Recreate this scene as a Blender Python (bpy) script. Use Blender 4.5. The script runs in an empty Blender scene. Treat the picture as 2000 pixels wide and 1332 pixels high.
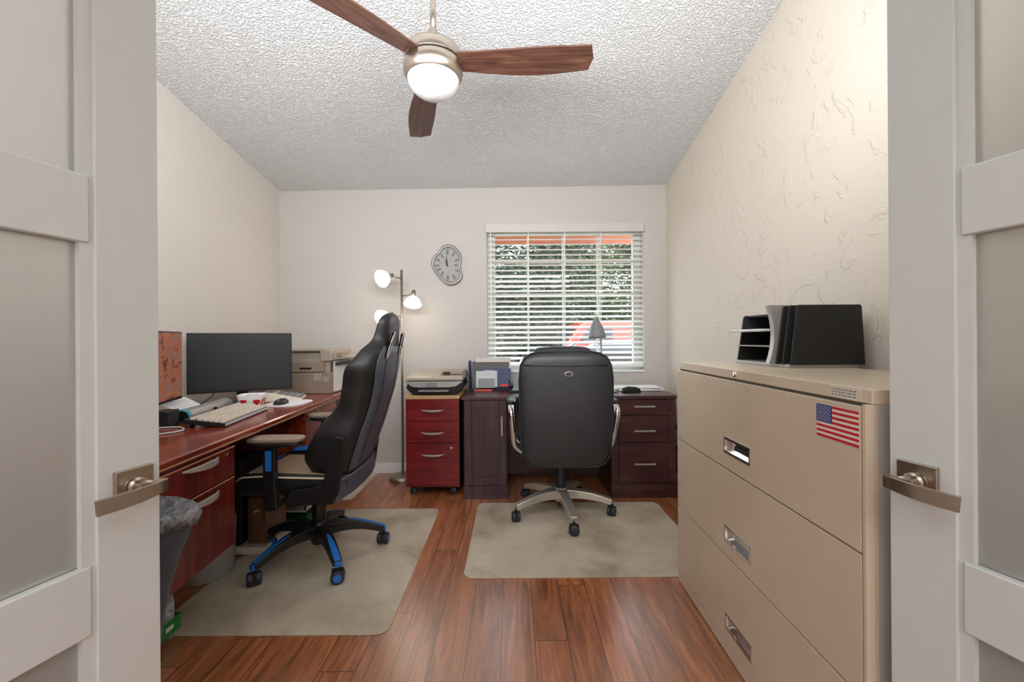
import bpy, math, random
from mathutils import Vector, Matrix
random.seed(7)
S = bpy.context.scene
COL = S.collection
PI = math.pi
R = math.radians

# ------------------------------------------------------------------ materials
def nt(name):
    m = bpy.data.materials.new(name); m.use_nodes = True
    t = m.node_tree; b = t.nodes['Principled BSDF']
    return m, t, b
def N(t, kind, **kw):
    n = t.nodes.new(kind)
    for k, v in kw.items():
        if k in n.inputs: n.inputs[k].default_value = v
        else: setattr(n, k, v)
    return n
def c4(c): return (c[0], c[1], c[2], 1)
def srgb(r, g, b):
    f = lambda v: (v/255/12.92) if v/255 <= 0.04045 else ((v/255+0.055)/1.055)**2.4
    return (f(r), f(g), f(b))
def ramp(t, src, stops, interp='LINEAR'):
    n = t.nodes.new('ShaderNodeValToRGB'); n.color_ramp.interpolation = interp
    e = n.color_ramp.elements
    while len(e) < len(stops): e.new(0.5)
    for i, (p, c) in enumerate(stops):
        e[i].position = p; e[i].color = c4(c) if len(c) == 3 else c
    t.links.new(src, n.inputs[0]); return n
def coords(t, kind='Object', scale=(1, 1, 1), rot=(0, 0, 0)):
    tc = t.nodes.new('ShaderNodeTexCoord'); mp = t.nodes.new('ShaderNodeMapping')
    mp.inputs['Scale'].default_value = scale; mp.inputs['Rotation'].default_value = rot
    t.links.new(tc.outputs[kind], mp.inputs['Vector']); return mp.outputs[0]
def plain(name, c, rough=0.5, metal=0.0, var=0.06, scale=14, bump=0.0, bscale=120, bdist=0.001, coat=0, spec=0.5, alpha=1, sheen=0):
    m, t, b = nt(name)
    v = coords(t)
    n = N(t, 'ShaderNodeTexNoise', Scale=scale, Detail=4.0); t.links.new(v, n.inputs['Vector'])
    lo = [max(0, x*(1-var)) for x in c]; hi = [min(1, x*(1+var)) for x in c]
    r = ramp(t, n.outputs[0], [(0.3, lo), (0.7, hi)])
    t.links.new(r.outputs[0], b.inputs['Base Color'])
    b.inputs['Roughness'].default_value = rough; b.inputs['Metallic'].default_value = metal
    b.inputs['Coat Weight'].default_value = coat; b.inputs['Specular IOR Level'].default_value = spec
    b.inputs['Alpha'].default_value = alpha
    if sheen: b.inputs['Sheen Weight'].default_value = sheen
    if bump:
        n2 = N(t, 'ShaderNodeTexNoise', Scale=bscale, Detail=3.0); t.links.new(v, n2.inputs['Vector'])
        bp = N(t, 'ShaderNodeBump', Strength=bump, Distance=bdist)
        t.links.new(n2.outputs[0], bp.inputs['Height']); t.links.new(bp.outputs[0], b.inputs['Normal'])
    return m
def wood(name, dark, mid, light, axis='Z', rough=0.35, coat=0.2, fine=1.0):
    m, t, b = nt(name)
    sc = {'X': (1.2, 14, 14), 'Y': (14, 1.2, 14), 'Z': (14, 14, 1.2)}[axis]
    v = coords(t, scale=tuple(s*fine for s in sc))
    n = N(t, 'ShaderNodeTexNoise', Scale=2.2, Detail=8.0, Roughness=0.62, Distortion=0.6); t.links.new(v, n.inputs['Vector'])
    r = ramp(t, n.outputs[0], [(0.30, dark), (0.5, mid), (0.72, light)])
    t.links.new(r.outputs[0], b.inputs['Base Color'])
    b.inputs['Roughness'].default_value = rough; b.inputs['Coat Weight'].default_value = coat; b.inputs['Coat Roughness'].default_value = 0.12
    bp = N(t, 'ShaderNodeBump', Strength=0.08, Distance=0.001)
    t.links.new(n.outputs[0], bp.inputs['Height']); t.links.new(bp.outputs[0], b.inputs['Normal'])
    return m
def plaster(name, c, strength, scale, dist, lo=0.47, hi=0.56):
    m, t, b = nt(name)
    v = coords(t)
    n = N(t, 'ShaderNodeTexNoise', Scale=scale, Detail=5.0, Roughness=0.6, Distortion=1.6); t.links.new(v, n.inputs['Vector'])
    r = ramp(t, n.outputs[0], [(lo, (0, 0, 0)), (hi, (1, 1, 1))])
    n2 = N(t, 'ShaderNodeTexNoise', Scale=scale*6, Detail=4.0); t.links.new(v, n2.inputs['Vector'])
    mx = N(t, 'ShaderNodeMath', operation='MULTIPLY_ADD'); mx.inputs[1].default_value = 0.25
    t.links.new(n2.outputs[0], mx.inputs[0]); t.links.new(r.outputs[0], mx.inputs[2])
    bp = N(t, 'ShaderNodeBump', Strength=strength, Distance=dist)
    t.links.new(mx.outputs[0], bp.inputs['Height']); t.links.new(bp.outputs[0], b.inputs['Normal'])
    n3 = N(t, 'ShaderNodeTexNoise', Scale=0.8, Detail=2.0); t.links.new(v, n3.inputs['Vector'])
    cr = ramp(t, n3.outputs[0], [(0.3, [x*0.975 for x in c]), (0.7, [min(1, x*1.02) for x in c])])
    t.links.new(cr.outputs[0], b.inputs['Base Color'])
    b.inputs['Roughness'].default_value = 0.75; b.inputs['Specular IOR Level'].default_value = 0.25
    return m
def popcorn(name, c):
    m, t, b = nt(name)
    v = coords(t)
    vo = N(t, 'ShaderNodeTexNoise', Scale=95.0, Detail=2.0, Roughness=0.6); t.links.new(v, vo.inputs['Vector'])
    r = ramp(t, vo.outputs[0], [(0.40, (0, 0, 0)), (0.62, (1, 1, 1))])
    bp = N(t, 'ShaderNodeBump', Strength=1.0, Distance=0.008)
    t.links.new(r.outputs[0], bp.inputs['Height']); t.links.new(bp.outputs[0], b.inputs['Normal'])
    b.inputs['Base Color'].default_value = c4(c); b.inputs['Roughness'].default_value = 0.9
    b.inputs['Specular IOR Level'].default_value = 0.1
    return m
def floor_mat():
    m, t, b = nt('laminate_planks')
    tc = t.nodes.new('ShaderNodeTexCoord'); sx = t.nodes.new('ShaderNodeSeparateXYZ')
    t.links.new(tc.outputs['Object'], sx.inputs[0])
    def M(op, a, bb=None, c=None):
        n = t.nodes.new('ShaderNodeMath'); n.operation = op
        for i, x in enumerate((a, bb, c)):
            if x is None: continue
            if isinstance(x, (int, float)): n.inputs[i].default_value = x
            else: t.links.new(x, n.inputs[i])
        return n.outputs[0]
    xs = M('DIVIDE', M('ADD', sx.outputs[0], 10.047), 0.125)
    ix = M('FLOOR', xs); fx = M('FRACT', xs)
    wn = N(t, 'ShaderNodeTexWhiteNoise', noise_dimensions='1D'); t.links.new(ix, wn.inputs['W'])
    ys = M('ADD', M('DIVIDE', sx.outputs[1], 1.21), M('MULTIPLY', wn.outputs[0], 7.3))
    iy = M('FLOOR', ys); fy = M('FRACT', ys)
    # seam mask
    ex = M('MINIMUM', fx, M('SUBTRACT', 1.0, fx)); ey = M('MINIMUM', fy, M('SUBTRACT', 1.0, fy))
    sxm = M('LESS_THAN', ex, 0.012); sym = M('LESS_THAN', ey, 0.0013)
    seam = M('MAXIMUM', sxm, sym)
    # grain, shifted per plank
    cv = t.nodes.new('ShaderNodeCombineXYZ')
    t.links.new(M('MULTIPLY', sx.outputs[0], 26.0), cv.inputs[0])
    t.links.new(M('MULTIPLY_ADD', sx.outputs[1], 2.4, M('MULTIPLY', iy, 3.7)), cv.inputs[1])
    t.links.new(M('MULTIPLY', ix, 5.31), cv.inputs[2])
    n1 = N(t, 'ShaderNodeTexNoise', Scale=1.0, Detail=9.0, Roughness=0.68, Distortion=1.3); t.links.new(cv.outputs[0], n1.inputs['Vector'])
    cr = ramp(t, n1.outputs[0], [(0.26, srgb(82, 42, 24)), (0.42, srgb(142, 82, 46)), (0.56, srgb(180, 108, 64)), (0.74, srgb(208, 138, 90))])
    w2 = N(t, 'ShaderNodeTexWhiteNoise', noise_dimensions='2D'); c2 = t.nodes.new('ShaderNodeCombineXYZ')
    t.links.new(ix, c2.inputs[0]); t.links.new(iy, c2.inputs[1]); t.links.new(c2.outputs[0], w2.inputs['Vector'])
    hs = N(t, 'ShaderNodeHueSaturation', Saturation=1.0); t.links.new(cr.outputs[0], hs.inputs['Color'])
    t.links.new(M('MULTIPLY_ADD', w2.outputs[0], 0.3, 0.86), hs.inputs['Value'])
    mx = t.nodes.new('ShaderNodeMix'); mx.data_type = 'RGBA'
    t.links.new(seam, mx.inputs[0]); t.links.new(hs.outputs[0], mx.inputs[6]); mx.inputs[7].default_value = c4(srgb(60, 34, 26))
    t.links.new(mx.outputs[2], b.inputs['Base Color'])
    b.inputs['Roughness'].default_value = 0.29
    b.inputs['IOR'].default_value = 2.7
    b.inputs['Specular IOR Level'].default_value = 0.5
    hgt = M('SUBTRACT', M('MULTIPLY', n1.outputs[0], 0.5), M('MULTIPLY', seam, 1.0))
    bp = N(t, 'ShaderNodeBump', Strength=0.22, Distance=0.0010)
    t.links.new(hgt, bp.inputs['Height']); t.links.new(bp.outputs[0], b.inputs['Normal'])
    return m
def glass_mat():
    m, t, b = nt('window_glass')
    t.nodes.remove(b); o = t.nodes['Material Output']
    tr = N(t, 'ShaderNodeBsdfTransparent'); gl = N(t, 'ShaderNodeBsdfGlossy', Roughness=0.02)
    mx = N(t, 'ShaderNodeMixShader'); mx.inputs[0].default_value = 0.06
    t.links.new(tr.outputs[0], mx.inputs[1]); t.links.new(gl.outputs[0], mx.inputs[2]); t.links.new(mx.outputs[0], o.inputs[0])
    return m
def frost_mat():
    m, t, b = nt('frosted_glass')
    b.inputs['Base Color'].default_value = (0.93, 0.94, 0.92, 1)
    b.inputs['Transmission Weight'].default_value = 1.0
    b.inputs['Roughness'].default_value = 0.55; b.inputs['IOR'].default_value = 1.25
    o = t.nodes['Material Output']
    tl = N(t, 'ShaderNodeBsdfTranslucent', Color=(0.85, 0.86, 0.84, 1)); df = N(t, 'ShaderNodeBsdfDiffuse', Color=(0.8, 0.8, 0.78, 1))
    a1 = N(t, 'ShaderNodeMixShader'); a1.inputs[0].default_value = 0.45
    t.links.new(tl.outputs[0], a1.inputs[1]); t.links.new(df.outputs[0], a1.inputs[2])
    a2 = N(t, 'ShaderNodeMixShader'); a2.inputs[0].default_value = 0.42
    t.links.new(b.outputs[0], a2.inputs[1]); t.links.new(a1.outputs[0], a2.inputs[2]); t.links.new(a2.outputs[0], o.inputs[0])
    return m
def mat_plastic():
    m, t, b = nt('mat_vinyl')
    v = coords(t)
    n = N(t, 'ShaderNodeTexNoise', Scale=3.2, Detail=6.0, Roughness=0.62, Distortion=0.4); t.links.new(v, n.inputs['Vector'])
    r = ramp(t, n.outputs[0], [(0.32, srgb(176, 160, 138)), (0.5, srgb(208, 194, 172)), (0.7, srgb(224, 214, 196))])
    t.links.new(r.outputs[0], b.inputs['Base Color'])
    b.inputs['Roughness'].default_value = 0.38; b.inputs['Alpha'].default_value = 0.88
    n2 = N(t, 'ShaderNodeTexNoise', Scale=180.0, Detail=2.0); t.links.new(v, n2.inputs['Vector'])
    bp = N(t, 'ShaderNodeBump', Strength=0.15, Distance=0.001)
    t.links.new(n2.outputs[0], bp.inputs['Height']); t.links.new(bp.outputs[0], b.inputs['Normal'])
    return m
def emit(name, c, s):
    m, t, b = nt(name)
    b.inputs['Base Color'].default_value = c4(c); b.inputs['Emission Color'].default_value = c4(c); b.inputs['Emission Strength'].default_value = s
    return m
def screen_picture():
    m, t, b = nt('screen_picture')
    v = coords(t, scale=(5, 5, 7))
    n = N(t, 'ShaderNodeTexNoise', Scale=2.4, Detail=8.0, Roughness=0.72, Distortion=0.3); t.links.new(v, n.inputs['Vector'])
    r = ramp(t, n.outputs[0], [(0.30, srgb(22, 18, 24)), (0.42, srgb(84, 56, 46)), (0.50, srgb(150, 84, 54)), (0.58, srgb(92, 84, 84)), (0.68, srgb(168, 100, 64)), (0.8, srgb(60, 50, 56))])
    t.links.new(r.outputs[0], b.inputs['Base Color']); t.links.new(r.outputs[0], b.inputs['Emission Color'])
    b.inputs['Emission Strength'].default_value = 0.45; b.inputs['Roughness'].default_value = 0.4
    return m
def crinkle(name, a, bcol, scale, rough=0.35):
    m, t, b = nt(name); v = coords(t)
    n = N(t, 'ShaderNodeTexNoise', Scale=scale, Detail=6.0, Roughness=0.7, Distortion=2.0); t.links.new(v, n.inputs['Vector'])
    r = ramp(t, n.outputs[0], [(0.38, a), (0.62, bcol)]); t.links.new(r.outputs[0], b.inputs['Base Color'])
    bp = N(t, 'ShaderNodeBump', Strength=0.8, Distance=0.006); t.links.new(n.outputs[0], bp.inputs['Height']); t.links.new(bp.outputs[0], b.inputs['Normal'])
    b.inputs['Roughness'].default_value = rough; return m
def tabby(name, a, bcol, scale, rough=0.8):
    m, t, b = nt(name)
    v = coords(t)
    n = N(t, 'ShaderNodeTexVoronoi', Scale=scale); t.links.new(v, n.inputs['Vector'])
    r = ramp(t, n.outputs['Distance'], [(0.25, a), (0.6, bcol)])
    t.links.new(r.outputs[0], b.inputs['Base Color']); b.inputs['Roughness'].default_value = rough
    return m

MT = {}
MT['wall'] = plaster('wall_paint', srgb(216, 208, 200), 0.35, 3.0, 0.004)
MT['wall_back'] = plaster('wall_paint_back', srgb(203, 197, 192), 0.3, 2.4, 0.003)
MT['wall_right'] = plaster('wall_paint_trowelled', srgb(220, 210, 196), 0.6, 5.2, 0.004, 0.57, 0.63)
MT['ceiling'] = popcorn('ceiling_popcorn', srgb(242, 243, 243))
MT['floor'] = floor_mat()
MT['white'] = plain('white_paint', srgb(216, 220, 219), 0.4, var=0.01)
MT['trim'] = plain('trim_paint', srgb(235, 235, 235), 0.4, var=0.01)
MT['valance_shade'] = plain('valance_vinyl_shaded', srgb(206, 202, 196), 0.45, var=0.01)  # greyer than the slats: shade on the valance is put into its colour
MT['blind'] = plain('blind_vinyl', srgb(244, 244, 240), 0.45, var=0.01)
MT['frost'] = frost_mat()
MT['glass'] = glass_mat()
MT['nickel'] = plain('brushed_nickel', srgb(186, 174, 160), 0.3, 1.0, var=0.05, scale=60)
MT['chrome'] = plain('chrome', srgb(225, 225, 225), 0.12, 1.0, var=0.01)
MT['alu'] = plain('polished_aluminium', srgb(214, 208, 200), 0.3, 0.75, var=0.03)
MT['putty'] = plain('putty_enamel', srgb(214, 198, 175), 0.38, var=0.035, scale=5, bump=0.05, bscale=300, bdist=0.0005)
MT['putty_dark'] = plain('putty_shadow_gap', srgb(70, 60, 50), 0.6)
MT['putty_side'] = plain('grey_enamel', srgb(186, 184, 178), 0.45, var=0.04, scale=6)
MT['red_wood'] = wood('cherry_veneer', srgb(84, 14, 20), srgb(118, 22, 30), srgb(140, 34, 40), 'X', 0.33)
MT['mahog'] = wood('mahogany_veneer', srgb(58, 14, 12), srgb(96, 26, 18), srgb(126, 42, 26), 'Z', 0.3)
MT['mahog_top'] = wood('mahogany_top', srgb(92, 28, 16), srgb(138, 48, 26), srgb(168, 70, 38), 'Y', 0.24, 0.4)
MT['esp'] = wood('espresso_veneer', srgb(46, 24, 28), srgb(66, 36, 38), srgb(88, 52, 50), 'X', 0.35)
MT['esp_v'] = wood('espresso_veneer_upright', srgb(44, 24, 34), srgb(64, 38, 48), srgb(86, 54, 62), 'Z', 0.35)
MT['tan_edge'] = plain('tan_edge_board', srgb(198, 158, 110), 0.5)
MT['black'] = plain('black_plastic', srgb(24, 24, 25), 0.4, var=0.1)
MT['matte_black'] = plain('matte_black', srgb(30, 31, 31), 0.6, var=0.05)
MT['screen'] = plain('dark_screen', srgb(40, 43, 43), 0.33, var=0.03)
MT['leather'] = plain('black_leather', srgb(44, 45, 48), 0.36, var=0.08, scale=5, bump=0.25, bscale=140, bdist=0.0012)
MT['leather_shiny'] = plain('black_leatherette', srgb(30, 30, 31), 0.42, var=0.05, bump=0.12, bscale=200, bdist=0.0008)
MT['leather_grey'] = plain('charcoal_leatherette', srgb(74, 78, 88), 0.35, var=0.06)
MT['seat_glare_tan'] = plain('glare_tan_leatherette', srgb(158, 132, 106), 0.45, var=0.08)  # lamp glare on black upholstery, painted as a tan colour
MT['cream'] = plain('cream_piping', srgb(226, 208, 182), 0.5)
MT['blue'] = plain('blue_plastic', srgb(38, 112, 196), 0.35, var=0.05)
MT['rubber'] = plain('dark_rubber', srgb(38, 42, 50), 0.45, var=0.1)
MT['walnut'] = wood('fan_blade_walnut', srgb(62, 38, 32), srgb(92, 58, 46), srgb(120, 82, 62), 'X', 0.45, 0.1, 2.0)
MT['globe'] = plain('opal_glass', srgb(236, 237, 238), 0.18, var=0.0, coat=0.3)
MT['lampmetal'] = plain('lamp_satin_metal', srgb(170, 160, 150), 0.35, 0.9)
MT['bulb'] = emit('lit_glass', (1.0, 0.95, 0.86), 1.1)
MT['silver'] = plain('silver_plastic', srgb(176, 172, 168), 0.35, 0.4)
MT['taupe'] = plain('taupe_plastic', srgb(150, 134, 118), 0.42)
MT['greybrown'] = plain('grey_brown_plastic', srgb(176, 164, 150), 0.4, 0.2)
MT['ivory'] = plain('ivory_plastic', srgb(222, 214, 196), 0.45)
MT['offwhite'] = plain('paper_white', srgb(238, 238, 236), 0.7, var=0.02)
MT['grey'] = plain('mid_grey', srgb(130, 132, 136), 0.5)
MT['ltgrey'] = plain('light_grey', srgb(192, 194, 196), 0.5)
MT['navy'] = plain('navy_print', srgb(44, 58, 98), 0.5, var=0.25, scale=60)
MT['red'] = plain('red_print', srgb(200, 30, 38), 0.5, var=0.05)
MT['redpink'] = plain('coral_plastic', srgb(214, 86, 80), 0.45)
MT['flagwhite'] = plain('flag_white', srgb(236, 226, 214), 0.5, var=0.02)
MT['flagblue'] = plain('flag_blue', srgb(26, 48, 132), 0.5, var=0.03)
MT['key'] = plain('keycap_ivory', srgb(216, 204, 186), 0.5)
MT['cable'] = plain('cable_black', srgb(22, 22, 22), 0.5)
MT['mat'] = mat_plastic()
MT['cardboard'] = plain('cardboard', srgb(160, 112, 76), 0.8, var=0.08)
MT['walnut_box'] = wood('brown_box_veneer', srgb(86, 56, 40), srgb(112, 76, 54), srgb(134, 96, 70), 'Z')
MT['rug'] = plain('cream_wool', srgb(222, 208, 184), 0.95, var=0.1, scale=60, bump=0.8, bscale=220, bdist=0.004)
MT['bin'] = plain('slate_plastic', srgb(66, 76, 88), 0.4)
MT['bag'] = crinkle('bin_liner', srgb(70, 72, 76), srgb(160, 162, 166), 22)
MT['binwhite'] = plain('grey_bin', srgb(160, 160, 158), 0.5)
MT['water'] = crinkle('shrink_wrap', srgb(120, 130, 142), srgb(216, 222, 228), 14, 0.2)
MT['green'] = plain('green_label', srgb(36, 130, 52), 0.5, var=0.1)
MT['screenpic'] = screen_picture()
MT['clock'] = plain('clock_silver', srgb(158, 156, 152), 0.35, 0.5)
MT['clockface'] = plain('clock_face', srgb(164, 163, 160), 0.5)
MT['teal'] = plain('teal_plastic', srgb(70, 150, 160), 0.3)
MT['leaf'] = plain('leaf_green', srgb(58, 74, 56), 0.6, var=0.5, scale=2.5)
MT['leaf2'] = plain('leaf_olive', srgb(84, 100, 66), 0.6, var=0.4, scale=3)
MT['bark'] = plain('bark', srgb(84, 72, 60), 0.9, bump=0.8, bscale=20, bdist=0.02)
MT['grass'] = plain('lawn', srgb(100, 118, 70), 0.95, var=0.3, scale=6)
MT['asphalt'] = plain('driveway_concrete', srgb(170, 166, 160), 0.9, var=0.08)
MT['salmon'] = plain('salmon_stucco', srgb(226, 150, 122), 0.85, var=0.05)
MT['car_red'] = plain('car_red', srgb(214, 62, 40), 0.25, coat=0.8, var=0.02)
MT['car_silver'] = plain('car_silver', srgb(150, 152, 176), 0.25, 0.6, coat=0.8, var=0.02)
MT['car_glass'] = plain('car_glass', srgb(40, 46, 54), 0.1, coat=0.5)
MT['tyre'] = plain('tyre', srgb(24, 24, 24), 0.8)

# ------------------------------------------------------------------ mesh builder
class MB:
    def __init__(s): s.v = []; s.f = []; s.mi = []; s.cur = 0
    def add(s, vs, fs):
        o = len(s.v); s.v += [tuple(v) for v in vs]
        for f in fs: s.f.append([o+i for i in f]); s.mi.append(s.cur)
        return s
    def box(s, x0, x1, y0, y1, z0, z1):
        vs = [(x0,y0,z0),(x1,y0,z0),(x1,y1,z0),(x0,y1,z0),(x0,y0,z1),(x1,y0,z1),(x1,y1,z1),(x0,y1,z1)]
        return s.add(vs, [(0,3,2,1),(4,5,6,7),(0,1,5,4),(1,2,6,5),(2,3,7,6),(3,0,4,7)])
    def obox(s, c, sx, sy, sz, M=None):
        M = M or Matrix.Identity(3); c = Vector(c)
        vs = [c + M @ Vector((a*sx/2, b*sy/2, d*sz/2)) for d in (-1, 1) for b in (-1, 1) for a in (-1, 1)]
        return s.add(vs, [(0,2,3,1),(4,5,7,6),(0,1,5,4),(1,3,7,5),(3,2,6,7),(2,0,4,6)])
    def prism(s, pts, axis, a, b):
        """pts: 2D outline; extruded on axis from a to b"""
        def P(p, h):
            return {'Z': (p[0], p[1], h), 'Y': (p[0], h, p[1]), 'X': (h, p[0], p[1])}[axis]
        n = len(pts); vs = [P(p, a) for p in pts] + [P(p, b) for p in pts]
        fs = [tuple(range(n)), tuple(range(2*n-1, n-1, -1))] + [(i, i+n, (i+1) % n+n, (i+1) % n) for i in range(n)]
        return s.add(vs, fs)
    def loft(s, secs, cap=True, closed=True):
        n = len(secs[0]); vs = [p for q in secs for p in q]; fs = []
        for k in range(len(secs)-1):
            for i in range(n if closed else n-1):
                j = (i+1) % n
                fs.append((k*n+i, k*n+j, (k+1)*n+j, (k+1)*n+i))
        if cap: fs += [tuple(range(n-1, -1, -1)), tuple(range((len(secs)-1)*n, len(secs)*n))]
        return s.add(vs, fs)
    def lathe(s, prof, c=(0, 0, 0), n=32, M=None):
        """prof: list (r, z) about local Z"""
        M = M or Matrix.Identity(3); c = Vector(c)
        secs = [[c + M @ Vector((r*math.cos(2*PI*i/n), r*math.sin(2*PI*i/n), z)) for i in range(n)] for r, z in prof]
        return s.loft(secs)
    def tube(s, path, r, n=10, cap=True):
        path = [Vector(p) for p in path]; rs = r if isinstance(r, (list, tuple)) else [r]*len(path)
        secs = []; up = None
        for i, p in enumerate(path):
            d = (path[min(i+1, len(path)-1)] - path[max(i-1, 0)]).normalized()
            if up is None:
                up = Vector((0, 0, 1)) if abs(d.z) < 0.9 else Vector((1, 0, 0))
            a = d.cross(up).normalized(); up = a.cross(d).normalized()
            secs.append([p + (a*math.cos(2*PI*k/n) + up*math.sin(2*PI*k/n))*rs[i] for k in range(n)])
        return s.loft(secs, cap)
    def strip(s, path, w, h, up=(0, 0, 1)):
        """rectangular bar along path; w sideways, h along up; w,h may be lists"""
        path = [Vector(p) for p in path]; up = Vector(up); secs = []
        for i, p in enumerate(path):
            d = (path[min(i+1, len(path)-1)] - path[max(i-1, 0)]).normalized()
            a = d.cross(up).normalized(); u = a.cross(d).normalized()
            ww = w[i] if isinstance(w, (list, tuple)) else w; hh = h[i] if isinstance(h, (list, tuple)) else h
            secs.append([p+a*ww/2+u*hh/2, p-a*ww/2+u*hh/2, p-a*ww/2-u*hh/2, p+a*ww/2-u*hh/2])
        return s.loft(secs)
    def build(s, name, mats, parent=None, bevel=0.0, smooth=False, sub=0, world=False, seg=2, label=None):
        me = bpy.data.meshes.new(name)
        vs = s.v
        if world and parent is not None:
            inv = (Matrix.Translation(parent.location) @ Matrix.Rotation(parent.rotation_euler.z, 4, 'Z')).inverted()
            vs = [tuple(inv @ Vector(v)) for v in vs]
        me.from_pydata(vs, [], s.f); me.update()
        import bmesh
        bm = bmesh.new(); bm.from_mesh(me); bmesh.ops.recalc_face_normals(bm, faces=bm.faces); bm.to_mesh(me); bm.free()
        if not isinstance(mats, (list, tuple)): mats = [mats]
        for m in mats: me.materials.append(MT[m] if isinstance(m, str) else m)
        for p, i in zip(me.polygons, s.mi): p.material_index = i
        if smooth:
            for p in me.polygons: p.use_smooth = True
        o = bpy.data.objects.new(name, me); COL.objects.link(o)
        if parent is not None: o.parent = parent
        if bevel:
            b = o.modifiers.new('bevel', 'BEVEL'); b.width = bevel; b.segments = seg; b.limit_method = 'ANGLE'; b.angle_limit = R(40)
            if not smooth:
                for p in me.polygons: p.use_smooth = True
                b.harden_normals = True
        if sub:
            b = o.modifiers.new('sub', 'SUBSURF'); b.levels = sub; b.render_levels = sub
        if label: o['label'] = label
        return o
def thing(name, label, cat, loc=(0, 0, 0), rz=0, group=None, kind=None):
    o = bpy.data.objects.new(name, None); COL.objects.link(o); o.empty_display_size = 0.1
    o.location = loc; o.rotation_euler = (0, 0, rz)
    if label: o['label'] = label
    if cat: o['category'] = cat
    if group: o['group'] = group
    if kind: o['kind'] = kind
    return o
def tag(o, label=None, cat=None, group=None, kind=None):
    for k, v in (('label', label), ('category', cat), ('group', group), ('kind', kind)):
        if v: o[k] = v
    return o
def rz(a): return Matrix.Rotation(a, 3, 'Z')
def ring(cx, cy, z, a, b, n=28, p=2.6):
    out = []
    for i in range(n):
        t = 2*PI*i/n; c, s_ = math.cos(t), math.sin(t)
        out.append((cx + a*math.copysign(abs(c)**(2/p), c), cy + b*math.copysign(abs(s_)**(2/p), s_), z))
    return out

# ------------------------------------------------------------------ the room
XL, XR, YB = -1.985, 1.325, 3.55
def struct(name, mb, mat, label=None, cat=None, **kw):
    o = mb.build(name, mat, **kw); o['kind'] = 'structure'
    if label: o['label'] = label
    if cat: o['category'] = cat
    return o
struct('floor', MB().box(-2.6, 2.6, -2.6, YB+0.15, -0.1, 0), 'floor', 'reddish brown laminate plank floor', 'floor')
# sloped ceiling: rises from the window wall towards the doorway
def ceil_z(x, y):
    t = (x-XL)/(XR-XL); z_b = 2.418 + 0.032*t; sl = 0.158 + 0.052*t
    return z_b + sl*(YB-y)
m = MB(); nx, ny = 8, 8
g = lambda i, j, dz: (XL-0.1+(XR-XL+0.2)*i/nx, -0.12+(YB+0.22)*j/ny, ceil_z(XL-0.1+(XR-XL+0.2)*i/nx, -0.12+(YB+0.22)*j/ny)+dz)
for dz in (0, 0.1):
    m.add([g(i, j, dz) for j in range(ny+1) for i in range(nx+1)], [(j*(nx+1)+i, j*(nx+1)+i+1, (j+1)*(nx+1)+i+1, (j+1)*(nx+1)+i) for j in range(ny) for i in range(nx)])
struct('ceiling', m, 'ceiling', 'sloped grey white popcorn ceiling', 'ceiling')
struct('wall_left', MB().box(XL-0.12, XL, -0.12, YB+0.12, 0, 3.3), 'wall', 'pale pinkish beige side wall behind the computer desk', 'wall')
struct('wall_right', MB().box(XR, XR+0.12, -0.12, YB+0.12, 0, 3.6), 'wall_right', 'cream side wall with trowelled plaster marks', 'wall')
# back wall with window hole
WX0, WX1, WZ0, WZ1 = -0.212, 1.132, 0.862, 2.118
m = MB()
m.box(XL, WX0, YB, YB+0.16, 0, 2.7).box(WX1, XR, YB, YB+0.16, 0, 2.7).box(WX0, WX1, YB, YB+0.16, 0, WZ0).box(WX0, WX1, YB, YB+0.16, WZ1, 2.7)
struct('wall_back', m, 'wall_back', 'pale grey beige wall with the window', 'wall')
# front wall with the double door opening, hall behind
DX0, DX1, DZ = -1.02, 1.06, 2.17
m = MB().box(XL, DX0, -0.12, 0, 0, 3.6).box(DX1, XR, -0.12, 0, 0, 3.6).box(DX0, DX1, -0.12, 0, DZ, 3.6)
struct('wall_front', m, 'wall', 'beige wall around the double doorway', 'wall')
m = MB().box(DX0-0.07, DX0, -0.135, 0.015, 0, DZ+0.07).box(DX1, DX1+0.07, -0.135, 0.015, 0, DZ+0.07).box(DX0, DX1, -0.135, 0.015, DZ, DZ+0.07)
struct('trim_1', m, 'trim', 'white door casing around the doorway', 'trim', bevel=0.004)
def baseboard(name, x0, x1, y0, y1, label):
    struct(name, MB().box(x0, x1, y0, y1, 0, 0.085), 'trim', label, 'baseboard', bevel=0.004)
baseboard('baseboard_back', XL, XR, YB-0.014, YB, 'white baseboard along the window wall')
baseboard('baseboard_left', XL, XL+0.014, 0, YB-0.014, 'white baseboard along the desk wall')
baseboard('baseboard_right', XR-0.014, XR, 0, YB-0.014, 'white baseboard behind the filing cabinet')

# window
w = thing('window_1', 'white framed window with muntin grid', 'window', (0, YB, 0), kind='structure')
m = MB(); fy0, fy1 = YB+0.085, YB+0.135; fw = 0.068
m.box(WX0, WX0+fw, fy0, fy1, WZ0, WZ1).box(WX1-fw, WX1, fy0, fy1, WZ0, WZ1).box(WX0+fw, WX1-fw, fy0, fy1, WZ0, WZ0+fw).box(WX0+fw, WX1-fw, fy0, fy1, WZ1-fw, WZ1)
m.build('window_frame', 'trim', w, bevel=0.003, world=True)
m = MB()
for x in (0.145, 0.455, 0.762): m.box(x-0.009, x+0.009, fy0+0.012, fy1-0.012, WZ0+fw, WZ1-fw)
for z in (1.235, 1.53, 1.815): m.box(WX0+fw, WX1-fw, fy0+0.013, fy1-0.013, z-0.009, z+0.009)
m.build('muntin_grid', 'trim', w, world=True)
MB().box(WX0+fw, WX1-fw, fy0+0.022, fy0+0.027, WZ0+fw, WZ1-fw).build('window_glass', 'glass', w, world=True)
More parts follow.
